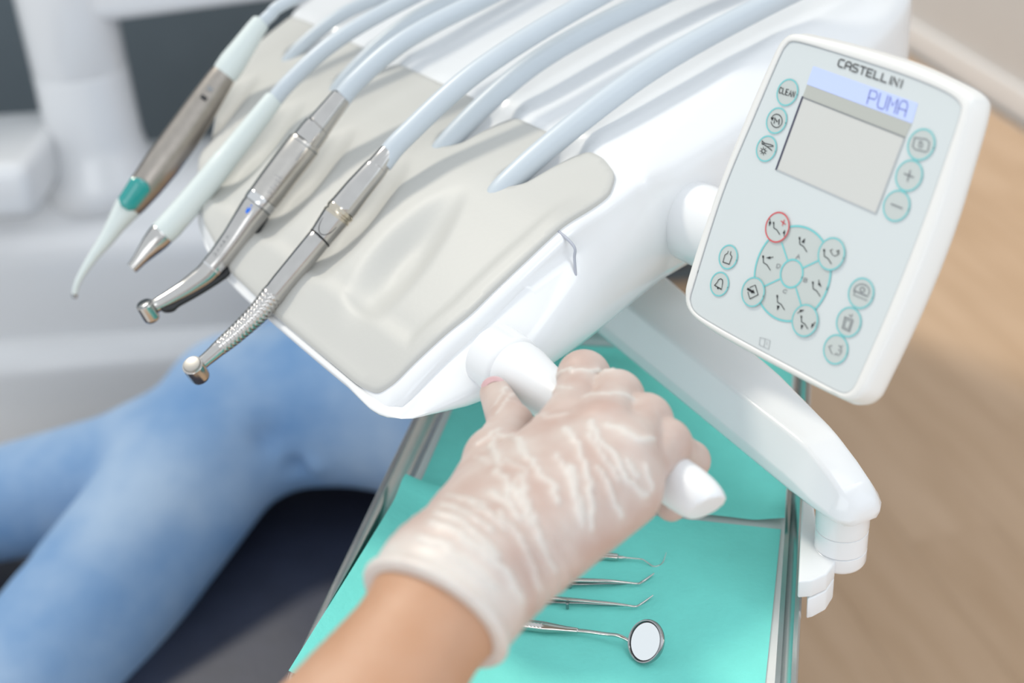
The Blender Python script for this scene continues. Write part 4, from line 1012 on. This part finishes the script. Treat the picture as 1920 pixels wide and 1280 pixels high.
WR = [(d4([(600, 600), (690, 700), (730, 830), (780, 980), (790, 1100), (795, 1230)]), 1.), (d4([(760, 560), (830, 680), (930, 780), (1000, 930), (1140, 1050)]), 1.1), (d4([(300, 670), (330, 750), (450, 860), (540, 960), (575, 1060)]), 1.),
      (d4([(120, 690), (150, 740), (185, 840)]), .9), (d4([(190, 640), (270, 650), (310, 690)]), .7), (d4([(640, 830), (660, 950), (690, 1080), (740, 1200)]), .9), (d4([(820, 850), (880, 950), (930, 1060), (985, 1160)]), .9),
      (d4([(760, 640), (840, 770), (900, 850), (950, 920)]), .8), (d4([(870, 570), (960, 620), (1060, 670), (1180, 680)]), .9), (d4([(730, 400), (860, 385), (980, 390), (1050, 420)]), .9), (d4([(490, 290), (600, 235), (740, 235), (900, 240)]), 1.),
      (d4([(440, 330), (540, 350), (650, 350)]), .6), (d4([(400, 520), (500, 530), (600, 500)]), .6), (d4([(130, 990), (230, 1060), (330, 1150)]), .9), (d4([(215, 800), (340, 850), (370, 970)]), .7), (d4([(310, 960), (350, 1040), (390, 1120)]), .7),
      (d4([(1000, 800), (1050, 880), (1070, 920)]), .7), (d4([(1120, 850), (1160, 950), (1170, 1000)]), .7), (d4([(140, 870), (220, 910), (275, 970)]), .7), (d4([(0, 1070), (120, 1120), (250, 1230)]), .8), (d4([(300, 880), (270, 970)]), .6),
      (d6([(290, 630), (380, 650), (450, 690)]), .9), (d6([(270, 660), (370, 690), (450, 740)]), 1.), (d6([(250, 690), (340, 715), (420, 770), (470, 830)]), 1.1), (d6([(230, 720), (320, 745), (420, 810), (510, 900), (560, 990)]), 1.2),
      (d6([(470, 680), (540, 760), (590, 860), (620, 960)]), .8), (d6([(550, 560), (570, 650), (610, 750), (640, 830), (680, 900)]), .8), (d6([(460, 540), (540, 640), (580, 720)]), .8), (d6([(180, 770), (260, 790), (380, 860), (470, 950)]), .8),
      (d6([(440, 430), (450, 480), (465, 530)]), .7), (d6([(480, 560), (500, 640), (540, 700)]), .7), (d6([(660, 480), (720, 560), (760, 660), (770, 740)]), .7), (d6([(720, 520), (740, 620), (760, 720)]), .6),
      (d4([(180, 500), (215, 440), (280, 390)]), .6), (d4([(140, 470), (190, 400), (240, 350)]), .6), (d4([(30, 780), (90, 800), (130, 830)]), .5), (d4([(30, 700), (110, 650), (200, 600)]), .6)]
wk = np.zeros(len(V)); wide = np.zeros(len(V))
for pl, a in WR:
    P = np.array([surf(x, y) for x, y in resample(pl, 9, False)]); best = np.full(len(V), 9.)
    cand = (np.linalg.norm(V-P.mean(0), axis=1) < .09)
    bb_ = best[cand]
    for i in range(len(P)-1): bb_ = np.minimum(bb_, sd_cone(V[cand], P[i], P[i+1], 0, 0))
    best[cand] = bb_
    wk = np.maximum(wk, a*np.exp(-(best/.00125)**2)); wide = np.maximum(wide, a*np.exp(-(best/.0055)**2))
V = V+N*(.0013*wk)[:, None]
s_c = (V-cuffc)@ax_
cuffw = np.clip(1-s_c/.022, 0, 1)
gm = bpy.data.materials.new('latex_glove'); gm.use_nodes = True; nt = gm.node_tree; b = nt.nodes['Principled BSDF']
at = nt.nodes.new('ShaderNodeAttribute'); at.attribute_name = 'fold'
mx = nt.nodes.new('ShaderNodeMix'); mx.data_type = 'RGBA'; mx.inputs[6].default_value = (.49, .335, .28, 1); mx.inputs[7].default_value = (.67, .615, .565, 1)
nz = nt.nodes.new('ShaderNodeTexNoise'); nz.inputs['Scale'].default_value = 42; nz.inputs['Detail'].default_value = 3
tc = nt.nodes.new('ShaderNodeTexCoord'); nt.links.new(tc.outputs['Object'], nz.inputs['Vector'])
mr = nt.nodes.new('ShaderNodeMapRange'); mr.inputs[1].default_value = .35; mr.inputs[2].default_value = .75; mr.inputs[3].default_value = .10; mr.inputs[4].default_value = .62
nt.links.new(nz.outputs['Fac'], mr.inputs[0])
ad_ = nt.nodes.new('ShaderNodeMath'); ad_.operation = 'ADD'; ad_.use_clamp = True
nt.links.new(at.outputs['Fac'], ad_.inputs[0]); nt.links.new(mr.outputs[0], ad_.inputs[1]); nt.links.new(ad_.outputs[0], mx.inputs[0])
nt.links.new(mx.outputs[2], b.inputs['Base Color']); b.inputs['Roughness'].default_value = .42; b.inputs['Subsurface Weight'].default_value = .1; b.inputs['Subsurface Scale'].default_value = .3; b.inputs['Subsurface Radius'].default_value = (.008, .004, .003)
go = mesh('glove', V, Fq.tolist(), gm, pe, angle=80, label='thin wrinkled white latex glove')
at_ = go.data.attributes.new('fold', 'FLOAT', 'POINT'); at_.data.foreach_set('value', np.clip(.75*wk+.18*wide+.85*cuffw, 0, 1).astype(np.float32))
# forearm and hand beneath, one continuous skin
lo2 = np.minimum(lo, elbow-.06); hi2 = np.maximum(hi, elbow+.06)
V, Fq = surface_nets(lambda P: hand_sd(P)+np.where((P-cuffc)@ax_ > .004, .0012, 0.), lo2, hi2, .0042)
V = relax(V, Fq, 2); mesh('body', V, Fq.tolist(), SKIN, pe, angle=80)
# pale-pink thumbnail showing through the latex
tn = th[3]; tdv = unit(th[3]-th[2]); tv = unit(CAM-tn); tv = unit(tv-tdv*(tv@tdv)); ts = np.cross(tdv, tv)
nv = []
for i in range(9):
    for j in range(9):
        a = (i/8*2-1); s0 = j/8*2-1; e = math.sqrt(max(0, 1-.55*s0*s0))
        ang = a*.85*e+.15; nv.append(tn+tdv*(s0*.0046+.0016)+(tv*math.cos(ang)+ts*math.sin(ang))*(.0088-.0016*max(0, s0)**2-.0005*abs(a)**3))
mesh('thumbnail', np.array(nv), [(i*9+j, i*9+j+1, (i+1)*9+j+1, (i+1)*9+j) for i in range(8) for j in range(8)], mat('nail_pink', (.60, .38, .39), .3, var=.04), pe)
